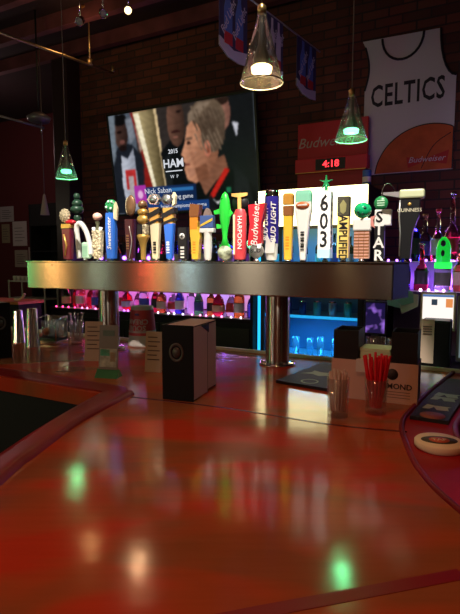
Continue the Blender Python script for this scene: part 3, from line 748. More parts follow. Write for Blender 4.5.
# basketball jersey banner
q0 = WP(362, 42, 4.21); q1 = WP(440, 22, 4.21); q2 = WP(455, 168, 4.21)
jw, jh = WP(455, 100, 4.21).x - q0.x, q0.z - q2.z
jr = thing('jersey_banner', 'white basketball jersey banner with black trim lettering and orange ball', 'banner', W(q0.x, 4.238, 0), RZ)
zt_ = q0.z; zz = lambda f: zt_ - jh * f; xx = lambda f: jw * f
m_j = mat('jersey_white', (.58, .55, .60), .85, bump=.4, bscale=9); m_jt = mat('jersey_trim', (.02, .02, .03), .8)
nck = [(xx(.22 + .26 * (1 - math.cos(a)) ), zz(.22 * math.sin(a))) for a in [PI * i / 12 for i in range(13)]]
neck = [(xx(.48 + .25 * math.cos(PI - PI * i / 14)), zz(.17 * math.sin(PI * i / 14))) for i in range(15)]
armR = [(xx(.80 + .20 * math.sin(i * PI / 12)), zz(.36 * (1 - math.cos(i * PI / 12)))) for i in range(1, 7)]
armL = [(xx(.10 - .10 * (1 - (i / 6)) ** 0 + .10 * math.cos(i * PI / 12) * 0 + .08 * math.sin((6 - i) * PI / 12) * 0), 0) for i in range(0)]
armr = [(.83 + .17 * (1 - math.cos(i * PI / 14)), .34 * math.sin(i * PI / 14)) for i in range(8)]
arml = [(.035 + .045 * math.sin(i * PI / 10) , .36 - .32 * i / 10) for i in range(11)]
outl = [(xx(.0), zz(-.01)), (xx(.83), zz(0))] + [(xx(x), zz(y)) for x, y in armr[1:]] + [(xx(1), zz(1)), (xx(.03), zz(1))] + [(xx(x), zz(y)) for x, y in arml]
MB().prism(outl, 0, .006, 'y').build('cloth', m_j, jr)
neck = [(xx(.44 + .22 * math.cos(PI - PI * i / 14)), zz(.17 * math.sin(PI * i / 14))) for i in range(15)]
MB().tube([(p[0], -.002, p[1]) for p in neck], .010, 6).build('neck_trim', m_jt, jr)
MB().tube([(xx(x), -.002, zz(y)) for x, y in armr], .008, 6).build('sleeve_trim', m_jt, jr)
MB().tube([(xx(x), -.002, zz(y)) for x, y in arml], .008, 6).build('sleeve_trim', m_jt, jr)
text('CELTICS', .235, m_jt, jr, (xx(.50), -.001, zz(.42)), bold=.004, sx=.60, spacing=1.08)
bc, br = (.75, 1.03), .46
arc = [(xx(bc[0] + br * 1.25 * math.cos(a)), zz(bc[1] - br * .80 * math.sin(a))) for a in [PI * i / 40 for i in range(41)]]
arc = [(min(max(x, xx(.05)), xx(.995)), max(z, zz(.995))) for x, z in arc]
arc = [p for i, p in enumerate(arc) if i == 0 or (abs(p[0] - arc[i - 1][0]) + abs(p[1] - arc[i - 1][1])) > 1e-5]
bl = MB().prism(arc + ([(xx(.995), zz(.995))] if arc[0][1] > zz(.99) else []), -.003, .0, 'y').build('basketball_print', mat('ball_orange', (.50, .10, .03), .8, var=.2), jr)
MB().tube([(p[0], -.003, p[1]) for p in arc], .004, 6).build('ball_outline', m_jt, bl)
MB().tube(spline([(xx(.97), -.003, zz(.74)), (xx(.8), -.003, zz(.82)), (xx(.68), -.003, zz(.98))], 5), .003, 6).build('ball_seam', m_jt, bl)
MB().prism([(xx(.52), zz(.89)), (xx(.72), zz(.91)), (xx(.96), zz(.86)), (xx(.94), zz(.96)), (xx(.72), zz(.93)), (xx(.54), zz(.97))], -.0045, -.003, 'y').build('bowtie_print', mat('bowtie_red', (.45, .03, .03), .8), bl)
text('Budweiser', .063, m_j, bl, (xx(.73), -.0048, zz(.915)), shear=.3, name='bowtie_lettering')
# flag rod and beer flags
ra, rb_ = At(320, 52, 4.25), At(196, -42, 2.95)
rod = MB().tube([ra, rb_], .006, 8).build('flag_rod', mat('rod_grey', (.35, .32, .36), .4)); tag(rod, 'thin grey rod under the ceiling carrying the beer flags', 'rod')
m_fl = mat('flag_dark', (.06, .06, .14), .8); m_fb = mat('flag_blue', (.12, .24, .65), .7); m_fw = mat('flag_silver', (.70, .70, .80), .7)
rdir = (rb_ - ra); rlen = rdir.length
def flag(f0, f1, hh, lab, white=False):
    a, b = ra + rdir * f0, ra + rdir * f1
    w = (b - a).length; d = (b - a).normalized()
    o = thing('beer_flag', lab, 'flag', a, math.atan2(d.y, d.x) + PI, 'beer flags on the rod')
    sl = (b.z - a.z) / math.hypot(b.x - a.x, b.y - a.y)
    n = 8
    # local x runs from a away towards b on -x side
    outl = [(0, -.004), (0, -hh * .97), (-w * .3, -hh), (-w * .7, -hh * .98), (-w, -hh * .88), (-w, -.004)]
    MB().prism([(x, z - sl * x * -1 * -1) for x, z in outl], -.002, .002, 'y').build('cloth', m_fl, o)
    for cx in (-.30, -.70):
        x = w * cx; bw = w * .14; zo = -sl * x
        for s in (-1, 1):
            y0, y1 = (.002, .004) if s > 0 else (-.004, -.002)
            MB().prism([(x - bw, zo - hh * .82), (x + bw, zo - hh * .82), (x + bw, zo - hh * .35), (x + bw * .4, zo - hh * .18), (x + bw * .4, zo - hh * .04), (x - bw * .4, zo - hh * .04), (x - bw * .4, zo - hh * .18), (x - bw, zo - hh * .35)], y0, y1, 'y').build('bottle_print', m_fw if white else m_fb, o)
            MB().prism([(x - bw, zo - hh * .82), (x + bw, zo - hh * .82), (x + bw, zo - hh * .66), (x - bw, zo - hh * .66)], y0 * 1.3, y1 * 1.3, 'y').build('red_label_print', mat('flag_red', (.65, .05, .06), .7), o)
            text('Bud Light', hh * .15, m_fw, o, (x, y1 + .0006 if s > 0 else y0 - .0006, zo - hh * .45), (PI / 2, -PI / 3 if s < 0 else PI / 3, PI if s > 0 else 0), shear=.2)
    for s in (-.004, .004):
        MB().prism([(0, -hh * .80), (-w * .5, -hh * .86 - sl * -w * .5), (-w, -hh * .76 + sl * w), (-w, -hh * .88 + sl * w), (-w * .7, -hh * .98 + sl * w * .7), (-w * .3, -hh + sl * w * .3), (0, -hh * .97)], min(s, s * .6), max(s, s * .6), 'y').build('ice_print', m_fw, o)
    return o
def fr(px): # fraction along the rod of the point seen at column px
    best = min(range(2001), key=lambda i: abs(230 + F * (ra + rdir * (i / 2000)).x / ((ra + rdir * (i / 2000)).y * cp - ((ra + rdir * (i / 2000)).z - CZ) * sp) - px)); return best / 2000
flag(fr(316), fr(297), .41, 'blue beer flag hanging at far end of ceiling rod')
flag(fr(283), fr(267), .41, 'dark and silver beer flag in the middle of ceiling rod', True)
flag(fr(247), fr(219), .44, 'large blue beer flag at near end of ceiling rod')

# ------------------------------------------------------------------ beverage cooler with lit header
c0, c1 = WP(258, 226, 3.76), WP(368, 226, 3.76)
cw = c1.x - c0.x
cl = thing('beverage_cooler', 'tall black drinks cooler with glowing white header and blue-lit shelves', 'cooler', W(c0.x, 3.76, 0), RZ)
zt_ = WP(320, 187, 3.76).z; zh = WP(320, 225, 3.76).z
dep = .48
m_cin = mat('cooler_inside', (.06, .22, .45), .5)
mb = MB()
mb.box(0, .03, 0, dep, .0, zt_); mb.box(cw - .03, cw, 0, dep, 0, zt_); mb.box(0, cw, dep - .02, dep, 0, zt_); mb.box(.03, cw - .03, 0, dep, zt_ - .02, zt_); mb.box(.03, cw - .03, 0, dep, 0, .2)
mb.build('cabinet', M_black, cl)
MB().box(.03, cw - .03, dep - .026, dep - .021, .2, zh).build('inner_back', m_cin, cl)
hd = MB().box(.01, cw - .005, -.02, .03, zh, zt_ - .004, bev=.004).build('lit_header', glow('header_glow', (1, .86, .42), 4.2), cl)
MB().box(cw * .60, cw * .68, -.022, -.02, zt_ - .10, zt_ - .03).build('yellow_note', glow('note_glow', (.9, .75, .08), 1.0), hd)
for f, s in ((.28, '||'), (.52, '||'), (.80, '|')):
    text(s, .04, mat('header_ink', (.1, .1, .12), .5), hd, (cw * f, -.0206, zh + .05))
mb = MB(); mb.box(.03, .06, -.005, .02, .2, zh); mb.box(cw - .06, cw - .03, -.005, .02, .2, zh)
mb.build('door_frame', M_black, cl)
sz1, sz2 = WP(320, 313, 3.88).z, 1.40
szs = [.36, WP(325, 358, 3.88).z, WP(325, 316, 3.88).z, 1.42]
sh_obs = []
for z in szs:
    MB().box(.031, cw - .031, .06, dep - .03, z - .012, z).build('shelf', mat('shelf_frost', (.25, .55, .75), .3), cl)
    MB().box(.031, cw - .031, .045, .058, z - .018, z + .004).build('shelf_front', glow('shelf_led', (.02, .45, .95), .9), cl)
MB().box(.008, .028, -.014, -.001, .6, zh - .02).build('blue_light_strip', glow('strip_cyan', (.02, .48, .95), 1.6), cl)
def lamp(kind, name, loc, col, e, rad=.03, rot=None, **k):
    l = bpy.data.lights.new(name, kind); l.color = col; l.energy = e
    if kind != 'AREA': l.shadow_soft_size = rad
    for a, b in k.items(): setattr(l, a, b)
    o = bpy.data.objects.new(name, l); C.objects.link(o); o.location = loc
    if rot is not None: o.rotation_euler = rot
    return o
for z in (zh - .03, szs[2] - .03):
    lamp('AREA', 'cooler_lamp', W(c0.x + cw / 2, 3.76 + .08, z), (.05, .5, 1), 3.5, rot=(0, 0, RZ), size=cw * .8, shape='RECTANGLE', size_y=.03)
m_gb = thin_glass('blue_clear_glass', (.8, .93, 1), .15, (.4, .7, .9))
def tumbler(loc, r, h, label, group, m=M_clear, cat='glass', name='drinking_glass', lab2=None):
    o = MB().lathe([(0, 0), (r * .82, 0), (r, h), (r - .0025, h), (r * .82 - .003, .012), (0, .012)], 20).build(name, m, None, loc)
    return tag(o, label, cat, group)
ords = ['first', 'second', 'third', 'fourth', 'fifth', 'sixth', 'seventh', 'eighth', 'ninth', 'tenth', 'eleventh', 'twelfth', 'thirteenth', 'fourteenth', 'fifteenth', 'sixteenth', 'seventeenth', 'eighteenth', 'nineteenth', 'twentieth', 'twenty-first', 'twenty-second']
m_can = [mat('can_teal', (.10, .55, .55), .35, .4), mat('can_navy', (.03, .08, .25), .35, .4), mat('can_silver', (.5, .6, .65), .3, .7)]
for i in range(6):
    o = thing('drinks_can', '%s can from the left on the cooler shelf just below the tower' % ords[i], 'can', W(c0.x + .10 + i * .125, 3.76 + .12, szs[2]), RZ, 'cans on the bright cooler shelf')
    MB().lathe([(0, 0), (.024, 0), (.031, .008), (.031, .108)], 18).build('can_body', m_can[(0, 1, 1, 0, 2, 0)[i]], o)
    MB().lathe([(.031, .108), (.026, .118), (.026, .121), (.022, .119), (0, .119)], 18).build('can_lid', M_chrome, o)
for i in range(7):
    tumbler(W(c0.x + .09 + i * .105, 3.76 + .11 + (i % 2) * .05, szs[1]), .033, (.15, .17, .16)[i % 3], '%s clear glass from the left on the lower blue cooler shelf' % ords[i], 'glasses in the cooler', m_gb)
def bottle(loc, h, r, gm, lm, cm, label, group, neck=.30, rotz=RZ, shape=0, lab_c=None):
    o = thing('liquor_bottle', label, 'bottle', loc, rotz, group)
    b = 1 - neck
    if shape == 0: pr = [(0, 0), (r * .92, 0), (r, .02), (r, b - .10), (r * .8, b - .03), (r * .38, b + .03), (r * .32, .94), (r * .38, .945), (r * .38, .96)]
    elif shape == 1: pr = [(0, 0), (r * .9, 0), (r, .02), (r * 1.02, b * .55), (r * .8, b * .8), (r * .36, b), (r * .30, .94), (r * .36, .945), (r * .36, .96)]
    else: pr = [(0, 0), (r * .8, 0), (r * 1.15, .12), (r * 1.2, .3), (r * .9, b * .75), (r * .34, b * .92), (r * .3, .94), (r * .36, .945), (r * .36, .96)]
    MB().lathe([(a, z * h) for a, z in pr], 18).build('glass_body', gm, o)
    k = 1.02 if shape < 2 else 1.22
    if lm: MB().lathe([(r * k, h * .14), (r * k, h * (.42 if shape < 2 else .34))], 18).build('paper_label', lm, o)
    MB().lathe([(0, .955), (r * .42, .955), (r * .40, 1.0), (0, 1.0)], 12, M=Matrix.Diagonal((1, 1, h, 1))).build('cap', cm, o)
    return o
for i in range(6):
    bottle(W(c0.x + .10 + i * .125, 3.76 + .14, szs[3]), (.25, .265, .24)[i % 3], .03, glass('beer_brown', (.25, .10, .03), .1) if i % 2 else glass('beer_dark', (.05, .20, .25), .1), m_can[i % 3], M_black,
           '%s dark beer bottle from the left inside the cooler behind the taps' % ords[i], 'beer bottles in the cooler', rotz=RZ)
# cans on cooler top
o = thing('drinks_can', 'blue and white can standing on top of the cooler at its right end', 'can', W(c0.x + cw - .05, 3.9, zt_), RZ)
MB().lathe([(0, 0), (.026, 0), (.033, .01), (.033, .05), (.033, .12)], 18).build('can_body', mat('can_blue', (.06, .16, .45), .4), o)
MB().lathe([(.0335, .03), (.0335, .07)], 18).build('white_wrap', M_white, o)
MB().lathe([(.033, .12), (.027, .13), (0, .13)], 18).build('can_lid', M_chrome, o)

# ------------------------------------------------------------------ back bar with lit shelves
bx0, bx1 = -4.08, c0.x - .03
S1 = WP(254, 319.5, 3.72).z; S2 = 1.43
print('S1', S1)
bb = thing('back_bar', 'black back bar cabinet with two lit liquor shelves along the brick wall', 'cabinet', W(0, 0, 0), RZ)
MB().box(bx0, bx1, 3.70, 4.24, .0, S1 - .03).build('cabinet_base', M_matte, bb)
MB().box(bx0, bx1, 3.68, 4.24, S1 - .03, S1).build('shelf', mat('shelf_black', (.02, .015, .02), .2), bb)
MB().box(bx0, bx1, 3.92, 4.24, S2 - .02, S2).build('shelf', MATS['shelf_black'], bb)
MB().box(bx0, bx1, 4.215, 4.245, S1, S2 + .22).build('mirror_back', mat('mirror_dark', (.35, .28, .36), .12, 1), bb)
panel_glow = bpy.data.materials.new('glow_panel'); panel_glow.use_nodes = True  # added emissive panel; the pink and purple shelf glow sits in its emission
nt = panel_glow.node_tree; b = nt.nodes['Principled BSDF']; tc = nt.nodes.new('ShaderNodeTexCoord'); sx_ = nt.nodes.new('ShaderNodeSeparateXYZ'); mr = nt.nodes.new('ShaderNodeMapRange'); rp = nt.nodes.new('ShaderNodeValToRGB')
nt.links.new(tc.outputs['Object'], sx_.inputs[0]); nt.links.new(sx_.outputs['X'], mr.inputs[0]); mr.inputs[1].default_value = bx0; mr.inputs[2].default_value = bx1
nt.links.new(mr.outputs[0], rp.inputs[0])
els = rp.color_ramp.elements; els[0].color = (.5, .02, .10, 1); els[1].position = 1; els[1].color = (.55, .10, .22, 1)
for pos_, c_ in ((.16, (.12, .03, .3)), (.36, (.75, .12, .5)), (.5, (.35, .15, .9)), (.64, (.75, .2, .75)), (.78, (.35, .3, 1)), (.9, (.7, .25, .5))):
    e_ = els.new(pos_); e_.color = (*c_, 1)
nt.links.new(rp.outputs[0], b.inputs['Emission Color']); b.inputs['Emission Strength'].default_value = .40; b.inputs['Base Color'].default_value = (.3, .3, .3, 1)
MB().box(bx0, bx1, 4.20, 4.214, S1 + .01, S2 - .03).build('glow_panel', panel_glow, bb)
MB().box(bx1, bx1 + .025, 3.68, 4.24, 0, S2 + .22).build('end_panel', M_matte, bb)
for i in range(5):
    w_ = (bx1 - bx0) / 5
    d_ = MB().box(bx0 + i * w_ + .01, bx0 + (i + 1) * w_ - .01, 3.688, 3.70, .12, S1 - .08, bev=.003).build('cabinet_door', M_black, bb)
    MB().box(bx0 + i * w_ + .05, bx0 + i * w_ + .062, 3.67, 3.688, .7, .82).build('door_handle', M_chrome, d_)
# LED strips as their own lamps
def led(x0, x1, y, z, cols, label, s=6, step=.085):
    o = thing('led_strip', label, 'light strip', W(0, 0, 0), RZ)
    MB().box(x0, x1, y - .004, y + .004, z, z + .005).build('strip_backing', M_white, o)
    n = int((x1 - x0) / step)
    src = {}
    for i in range(n):
        x = x0 + (i + .5) * step + random.uniform(-.3, .3) * step
        c = cols[min(len(cols) - 1, max(0, int((i + random.uniform(-1.5, 1.5)) / n * len(cols))))]
        if c not in src:
            src[c] = MB().ball((0, 0, 0), .0075, seg=8).build('led_bulb', glow('led_%d_%d_%d' % tuple(int(v * 100) for v in c), c, s), o, (x, y - .004, z + .010))
        else:
            q = src[c].copy(); C.objects.link(q); q.location = (x, y - .004, z + .010); q.parent = o
    return o
PINK, PURP, BLUE, REDP = (1, .22, .62), (.42, .14, 1), (.22, .25, 1), (1, .05, .22)
led(bx0 + .05, bx1 - .02, 3.715, S1, [REDP, PINK, PURP, PURP, (.8, .6, 1), PINK, (.9, .6, .9)], 'pink and purple light strip along front of low liquor shelf', 7)
led(bx0 + .05, bx1 - .02, 4.16, S2, [PURP, PURP, BLUE, PURP, PURP], 'purple light strip behind the upper liquor shelf', 6)
n = 7
for i in range(n):
    x = bx0 + (i + .5) * (bx1 - bx0) / n
    c = [REDP, PINK, (.7, .2, 1), (.9, .25, .8), (.55, .25, 1), (.8, .35, 1), (1, .35, .6)][i]
    lamp('AREA', 'shelf_lamp', W(x, 4.10, S2 - .026), c, 4, rot=(0, 0, RZ), size=(bx1 - bx0) / n * .9, shape='RECTANGLE', size_y=.08)
    lamp('POINT', 'shelf_lamp', W(x, 4.14, S2 + .06), (.42, .14, 1), .5, rad=.02)
GM = [glass('glass_clear_b', (.95, .95, 1), .05), glass('glass_amber', (.80, .30, .05), .06), glass('glass_red', (.8, .05, .08), .06), glass('glass_blue', (.08, .12, .9), .06), glass('glass_green', (.1, .55, .15), .06), glass('glass_rose', (1, .55, .7), .06)]
LM = [mat('label_white', (.75, .72, .70), .6), mat('label_red', (.6, .06, .06), .6), mat('label_cream', (.65, .5, .3), .6), mat('label_black', (.03, .03, .03), .5), mat('label_blue', (.08, .12, .5), .6), None]
CM = [M_black, mat('cap_gold', (.6, .4, .12), .3, .8), mat('cap_red', (.5, .02, .03), .4), M_chrome]
gname = ['clear', 'amber', 'red', 'blue', 'green', 'rose']
kinds = [4, 2, 5, 2, 0, 3, 0, 5, 2, 5, 0, 2, 1, 0, 3, 0, 4, 1, 2, 0, 1]
kinds = kinds + [3]; nb = len(kinds)
for i, kd in enumerate(kinds):
    x = bx0 + .10 + i * (bx1 - bx0 - .17) / (nb - 1)
    bottle(W(x, 3.82 + .05 * (i % 2), S1), random.uniform(.235, .285), random.uniform(.041, .050), GM[kd], LM[(i * 5 + 2) % 6], CM[i % 4],
           '%s liquor bottle, %s from the left on the low lit shelf' % (gname[kd], ords[i]), 'bottles on the low lit shelf', shape=(0, 1, 0, 2, 1)[i % 5])
kinds2 = [3, 0, 1, 3, 5, 0, 2, 3, 1, 0, 4, 3, 0, 1]
for i, kd in enumerate(kinds2):
    x = bx0 + .35 + i * (bx1 - bx0 - .45) / (len(kinds2) - 1)
    bottle(W(x, 4.02 + .03 * (i % 2), S2), random.uniform(.22, .27), random.uniform(.032, .038), GM[kd], LM[(i * 3 + 3) % 6], CM[(i + 1) % 4],
           '%s small bottle, %s from the left on the shelf behind the taps' % (gname[kd], ords[i]), 'bottles on the shelf behind the taps', shape=(1, 0)[i % 2])

# ------------------------------------------------------------------ right-hand liquor shelves
rx0 = WP(374, 258, 2.98).x; rx1 = .95
R1, R2 = WP(440, 291, 3.10).z, WP(440, 262, 3.34).z
print('R', R1, R2, rx0)
rs = thing('liquor_rack', 'dark stepped liquor rack with purple lights right of the cooler', 'rack', W(0, 0, 0), RZ)
MB().box(rx0, rx1, 3.00, 3.6, .0, .86).build('rack_base', M_matte, rs)
MB().box(rx0, rx1, 2.98, 3.22, R1 - .02, R1).build('step', mat('acrylic_dark', (.03, .02, .05), .15), rs)
MB().box(rx0, rx1, 3.24, 3.50, R2 - .02, R2).build('step', MATS['acrylic_dark'], rs)
MB().box(rx0, rx1, 3.50, 3.52, .86, R2).build('rack_back', mat('rack_back', (.30, .20, .40), .3), rs)
MB().box(rx0, rx1, 3.22, 3.24, R1, R2).build('riser', mat('riser_purple', (.35, .22, .50), .3), rs)
for x in (rx0 + .01, rx1 - .03): MB().box(x, x + .02, 3.00, 3.50, .86, R2 - .02).build('rack_side', M_matte, rs)
led(rx0, rx1, 3.25, R2, [PURP, (.7, .6, 1), BLUE], 'purple light strip on upper step of right-hand liquor rack', 9, .07)
led(rx0, rx1, 2.99, R1, [(.9, .5, .9), PURP, BLUE], 'purple light strip on lower step of right-hand liquor rack', 9, .07)
for i in range(3):
    lamp('POINT', 'rack_lamp', W(rx0 + .12 + i * .26, 3.47, R2 + .10), (.42, .16, 1), 1.7, rad=.03)
    lamp('POINT', 'rack_lamp', W(rx0 + .10 + i * .24, 2.95, R1 + .03), (.55, .3, 1), .25, rad=.015)
    lamp('POINT', 'rack_lamp', W(rx0 + .12 + i * .26, 3.2, R1 + .05), (.45, .2, 1), 1.6, rad=.02)
for i, (px, yt, kd, lm, sh) in enumerate([(413, 205, 3, 3, 0), (424, 214, 0, 4, 0), (437, 209, 0, 0, 1), (451, 192, 5, 1, 2), (464, 222, 1, 1, 0)]):
    yy = (3.31, 3.43)[i % 2]; p = WP(px, 260, yy); hgt = WP(px, yt, yy).z - R2
    bottle(W(p.x, yy, R2), hgt, (.040, .042, .042, .046, .040)[i], GM[kd], None if lm is None else LM[lm], CM[i % 4],
           '%s bottle, %s from the left on upper step of right-hand rack' % (gname[kd], ords[i]), 'bottles on the upper rack step', neck=.42, shape=sh)
p = WP(419, 285, 3.11)
for i, (px, yt, kd, lm) in enumerate([(403, 246, 3, 3), (421, 243, 2, 3), (460, 245, 1, 2), (478, 250, 3, 4)]):
    p = WP(px, 285, 3.11); hgt = WP(px, yt, 3.11).z - R1
    bottle(W(p.x, 3.11, R1), hgt, .041, GM[kd], LM[lm], CM[(i + 2) % 4],
           '%s bottle, %s from the left on lower step of right-hand rack' % (gname[kd], ords[i]), 'bottles on the lower rack step', neck=.42, shape=i % 2)
p = WP(442, 290, 3.11); hgt = WP(442, 237, 3.11).z - R1
o = thing('liquor_bottle', 'bottle with glowing bright green domed top on lower rack step', 'bottle', W(p.x, 3.11, R1), RZ, 'bottles on the lower rack step')
MB().lathe([(0, 0), (.043, 0), (.045, .01), (.043, hgt * .42)], 18).build('glass_body', glass('glass_olive', (.35, .5, .25), .08), o)
MB().lathe([(.0455, hgt * .1), (.0455, hgt * .34)], 18).build('paper_label', mat('label_olive', (.12, .15, .08), .6), o)
MB().lathe([(.043, hgt * .42), (.047, hgt * .43), (.047, hgt * .52), (.043, hgt * .53)], 18).build('glowing_collar', glow('green_collar', (.02, 1, .08), 1.6), o)
MB().lathe([(.040, hgt * .53), (.040, hgt * .80), (.030, hgt * .92), (.012, hgt), (0, hgt)], 18).build('glowing_dome', mat('green_dome', (.02, .6, .1), .2, trans=.3, emit=(.02, .9, .08), es=.35), o)
MB().ball((0, -.040, hgt * .88), .014, sz=1.3).build('dark_stopper', m_ink, o)
MB().ball((0, -.042, hgt * .70), .010, sz=1.8).build('dark_figure', m_ink, o)

# point of sale, printer, papers, purple screen right of the caddy (on the rack base)
ZC = .86
mx = W(0, 0, 0)
ct = thing('work_counter', 'dark work counter in front of the right-hand liquor rack', 'counter', W(0, 0, 0), RZ)
MB().box(rx0 - .02, rx1, 2.45, 2.95, ZC - .04, ZC + .10, bev=.005).build('counter_slab', M_matte, ct)
MB().box(rx0, rx1, 2.5, 2.95, 0, ZC - .04).build('counter_base', M_matte, ct)
ZK = ZC + .10
a0, a1 = WP(421, 330, 2.75), WP(455, 294, 2.75)
pos = thing('till_screen', 'bright white till screen with blue top bar behind the receipt printer', 'screen', W(a0.x, 2.75, ZK), RZ)
pw = a1.x - a0.x; pz0, pz1 = a0.z - ZK, a1.z - ZK
MB().box(-.008, pw + .008, 0, .03, pz0, pz1 + .004, bev=.004).build('housing', M_cream, pos)
sc = MB().box(.004, pw - .004, -.002, 0, pz0 + .02, pz1 - .006).build('display', glow('till_white', (1, .92, .85), 1.1), pos)
MB().box(.004, pw - .004, -.003, -.002, pz1 - .018, pz1 - .006).build('blue_bar', glow('till_blue', (.12, .25, .6), .7), sc)
MB().box(pw * .30, pw * .48, -.003, -.002, pz1 - .06, pz1 - .03).build('dark_tile', glow('till_dark', (.06, .1, .15), .5), sc)
MB().box(pw * .74, pw * .95, -.003, -.002, pz1 - .07, pz1 - .026).build('orange_tile', glow('till_orange', (1, .35, .1), .8), sc)
MB().box(pw * .3, pw * .7, 0, .06, 0, pz0 + .02).build('stand', M_black, pos)
b0 = WP(436, 330, 2.6)
pn = thing('receipt_printer', 'black receipt printer with a strip of paper hanging out', 'printer', W(b0.x, 2.58, ZK), RZ)
pt = WP(436, 319, 2.6).z - ZK
MB().box(-.06, .07, -.05, .07, 0, pt, bev=.008).build('casing', M_black, pn)
MB().prism([(-.053, pt + .002), (-.056, pt - .02), (-.060, .03), (-.058, .03), (-.053, pt - .02), (-.03, pt + .004)], -.058, .0, 'x', M=Matrix.Translation((0, 0, 0))).build('paper_strip', mat('receipt', (.75, .55, .42), .7), pn)
mb = MB()
for i in range(4): mb.box(-.05, -.01, -.0615, -.059, pt - .03 - i * .012, pt - .027 - i * .012)
mb.build('receipt_print', m_ink, pn)
for i, (u, v, r, c) in enumerate([(398, 300, .3, (.40, .62, .50)), (409, 302, -.4, (.72, .70, .55)), (404, 296, .9, (.30, .55, .48))]):
    p = WP(u, v, 2.9)
    mb = MB(); w_, h_ = .06, .05
    mb.prism([(-w_, -h_), (w_ * .6, -h_ * .8), (w_, h_ * .4), (w_ * .2, h_), (-w_ * .8, h_ * .6)], -.004, 0, 'y')
    o = mb.build('crumpled_note', mat('note_%d' % i, c, .7, emit=c, es=.0), None, W(p.x, 2.92 - i * .014, p.z))
    o.rotation_euler = (-.12, r, RZ)
    tag(o, ['pale green paper slip leaning on rack, leftmost of three', 'yellowish paper slip leaning on rack, lowest right of three', 'bluish green paper slip leaning on rack, topmost of three'][i], 'paper', 'paper slips leaning on the rack')
p = WP(376, 332, 2.75)
ps = thing('small_display', 'small dark display glowing purple behind the clear cups', 'screen', W(p.x, 2.72, ZK), RZ)
z0, z1 = WP(376, 333, 2.72).z - ZK, WP(376, 303, 2.72).z - ZK
MB().box(-.06, .06, 0, .02, z0 - .01, z1 + .01, bev=.004).build('housing', M_black, ps)
m = bpy.data.materials.new('purple_display'); m.use_nodes = True; nt = m.node_tree; b = nt.nodes['Principled BSDF']
tc = nt.nodes.new('ShaderNodeTexCoord'); nz = nt.nodes.new('ShaderNodeTexNoise'); nz.inputs['Scale'].default_value = 14
nt.links.new(tc.outputs['Object'], nz.inputs['Vector']); rp = nt.nodes.new('ShaderNodeValToRGB'); rp.color_ramp.elements[0].position = .53; rp.color_ramp.elements[0].color = (.01, .005, .05, 1); rp.color_ramp.elements[1].position = .72; rp.color_ramp.elements[1].color = (.45, .2, 1, 1)
nt.links.new(nz.outputs['Fac'], rp.inputs['Fac']); nt.links.new(rp.outputs['Color'], b.inputs['Emission Color']); b.inputs['Emission Strength'].default_value = .9; b.inputs['Base Color'].default_value = (.01, .01, .02, 1)
MB().box(-.05, .05, -.002, 0, z0, z1).build('display', m, ps)
MB().box(-.02, .02, .0, .03, 0, z0).build('stand', M_black, ps)
p = WP(459, 330, 2.55)
mo = thing('side_monitor', 'grey-framed monitor edge cut off by the right border of the photo', 'monitor', W(p.x, 2.57, ZK), RZ)
z1 = WP(459, 296, 2.57).z - ZK
MB().box(-.012, .2, 0, .03, .04, z1, bev=.004).build('frame', mat('frame_grey', (.30, .28, .28), .4), mo)
MB().box(.002, .19, -.002, 0, .06, z1 - .015).build('display', glow('monitor_teal', (.18, .24, .26), .7), mo)
MB().box(.05, .14, .0, .03, 0, .04).build('stand', M_black, mo)

# ------------------------------------------------------------------ things on the bar
# bar mats
def mat_thing(poly, z, lab, name='bar_mat'):
    o = thing(name, lab, 'bar mat', (0, 0, z), 0)
    mb = MB(); mb.prism(poly, 0, .010); mb.build('rubber_pad', mat('rubber', (.012, .012, .013), .55, bump=.6, bscale=300), o)
    return o
e1, e2 = Vector((.59, .81, 0)), Vector((.81, -.59, 0))
m0 = Vector((.155, 1.654, 0))
cs = [m0, m0 + e2 * .19, m0 + e2 * .19 + e1 * .36, m0 + e1 * .36]
bmat = mat_thing([(p.x, p.y) for p in cs], BAR + .0005, 'black rubber bar mat with pale print beside the right tower column')
m_mp = mat('mat_print', (.42, .52, .32), .6)
ang = math.atan2(e2.y, e2.x)
def flat_text(s, size, m, parent, p, a, z=.0104): return text(s, size, m, parent, (p.x, p.y, z), (0, 0, a), ext=.0003, bold=.001)
def blob(parent, c, pts, m, nm, a=0):
    R = Matrix.Rotation(a, 3, 'Z')
    return MB().prism([((c + R @ Vector((x, y, 0))).x, (c + R @ Vector((x, y, 0))).y) for x, y in pts], .0095, .0106).build(nm, m, parent)
blob(bmat, m0 + e1 * .17 + e2 * .07, [(-.05, -.03), (-.01, -.018), (.02, -.034), (.05, -.01), (.03, .012), (.05, .034), (.005, .022), (-.03, .036), (-.025, .008)], m_mp, 'pale_print', ang)
MB().lathe([(.030, .010), (.030, .0106), (.024, .0106), (.024, .010)], 24, (m0.x + e1.x * .05 + e2.x * .10, m0.y + e1.y * .05 + e2.y * .10, 0), close=True).build('ring_print', m_mp, bmat)
sel = [i for i, p in enumerate(lip2) if 1.28 < p.y < 1.72]
l3 = [lip2[i] for i in sel]; ia, ib = offset(lip2, .014), offset(lip2, .108)
poly = [(ia[i].x, ia[i].y) for i in sel] + [(ib[i].x, ib[i].y) for i in reversed(sel)]
rmat = mat_thing(poly, BAR - .003, 'long black bar mat with pale lettering lying in the curved drip rail')
mid = offset(lip2, .062)
def near(yy): return min(range(len(mid)), key=lambda i: abs(mid[i].y - yy))
for yy in (1.37, 1.43, 1.49):
    i = near(yy); tg = (mid[i - 1] - mid[i + 1]).normalized(); a = math.atan2(tg.y, tg.x) - PI / 2
    blob(rmat, mid[i], [(-.034, -.022), (-.016, -.02), (-.008, .004), (.004, -.022), (.034, -.016), (.026, .010), (.034, .022), (-.008, .018), (-.030, .024)], m_mp, 'pale_print', a)
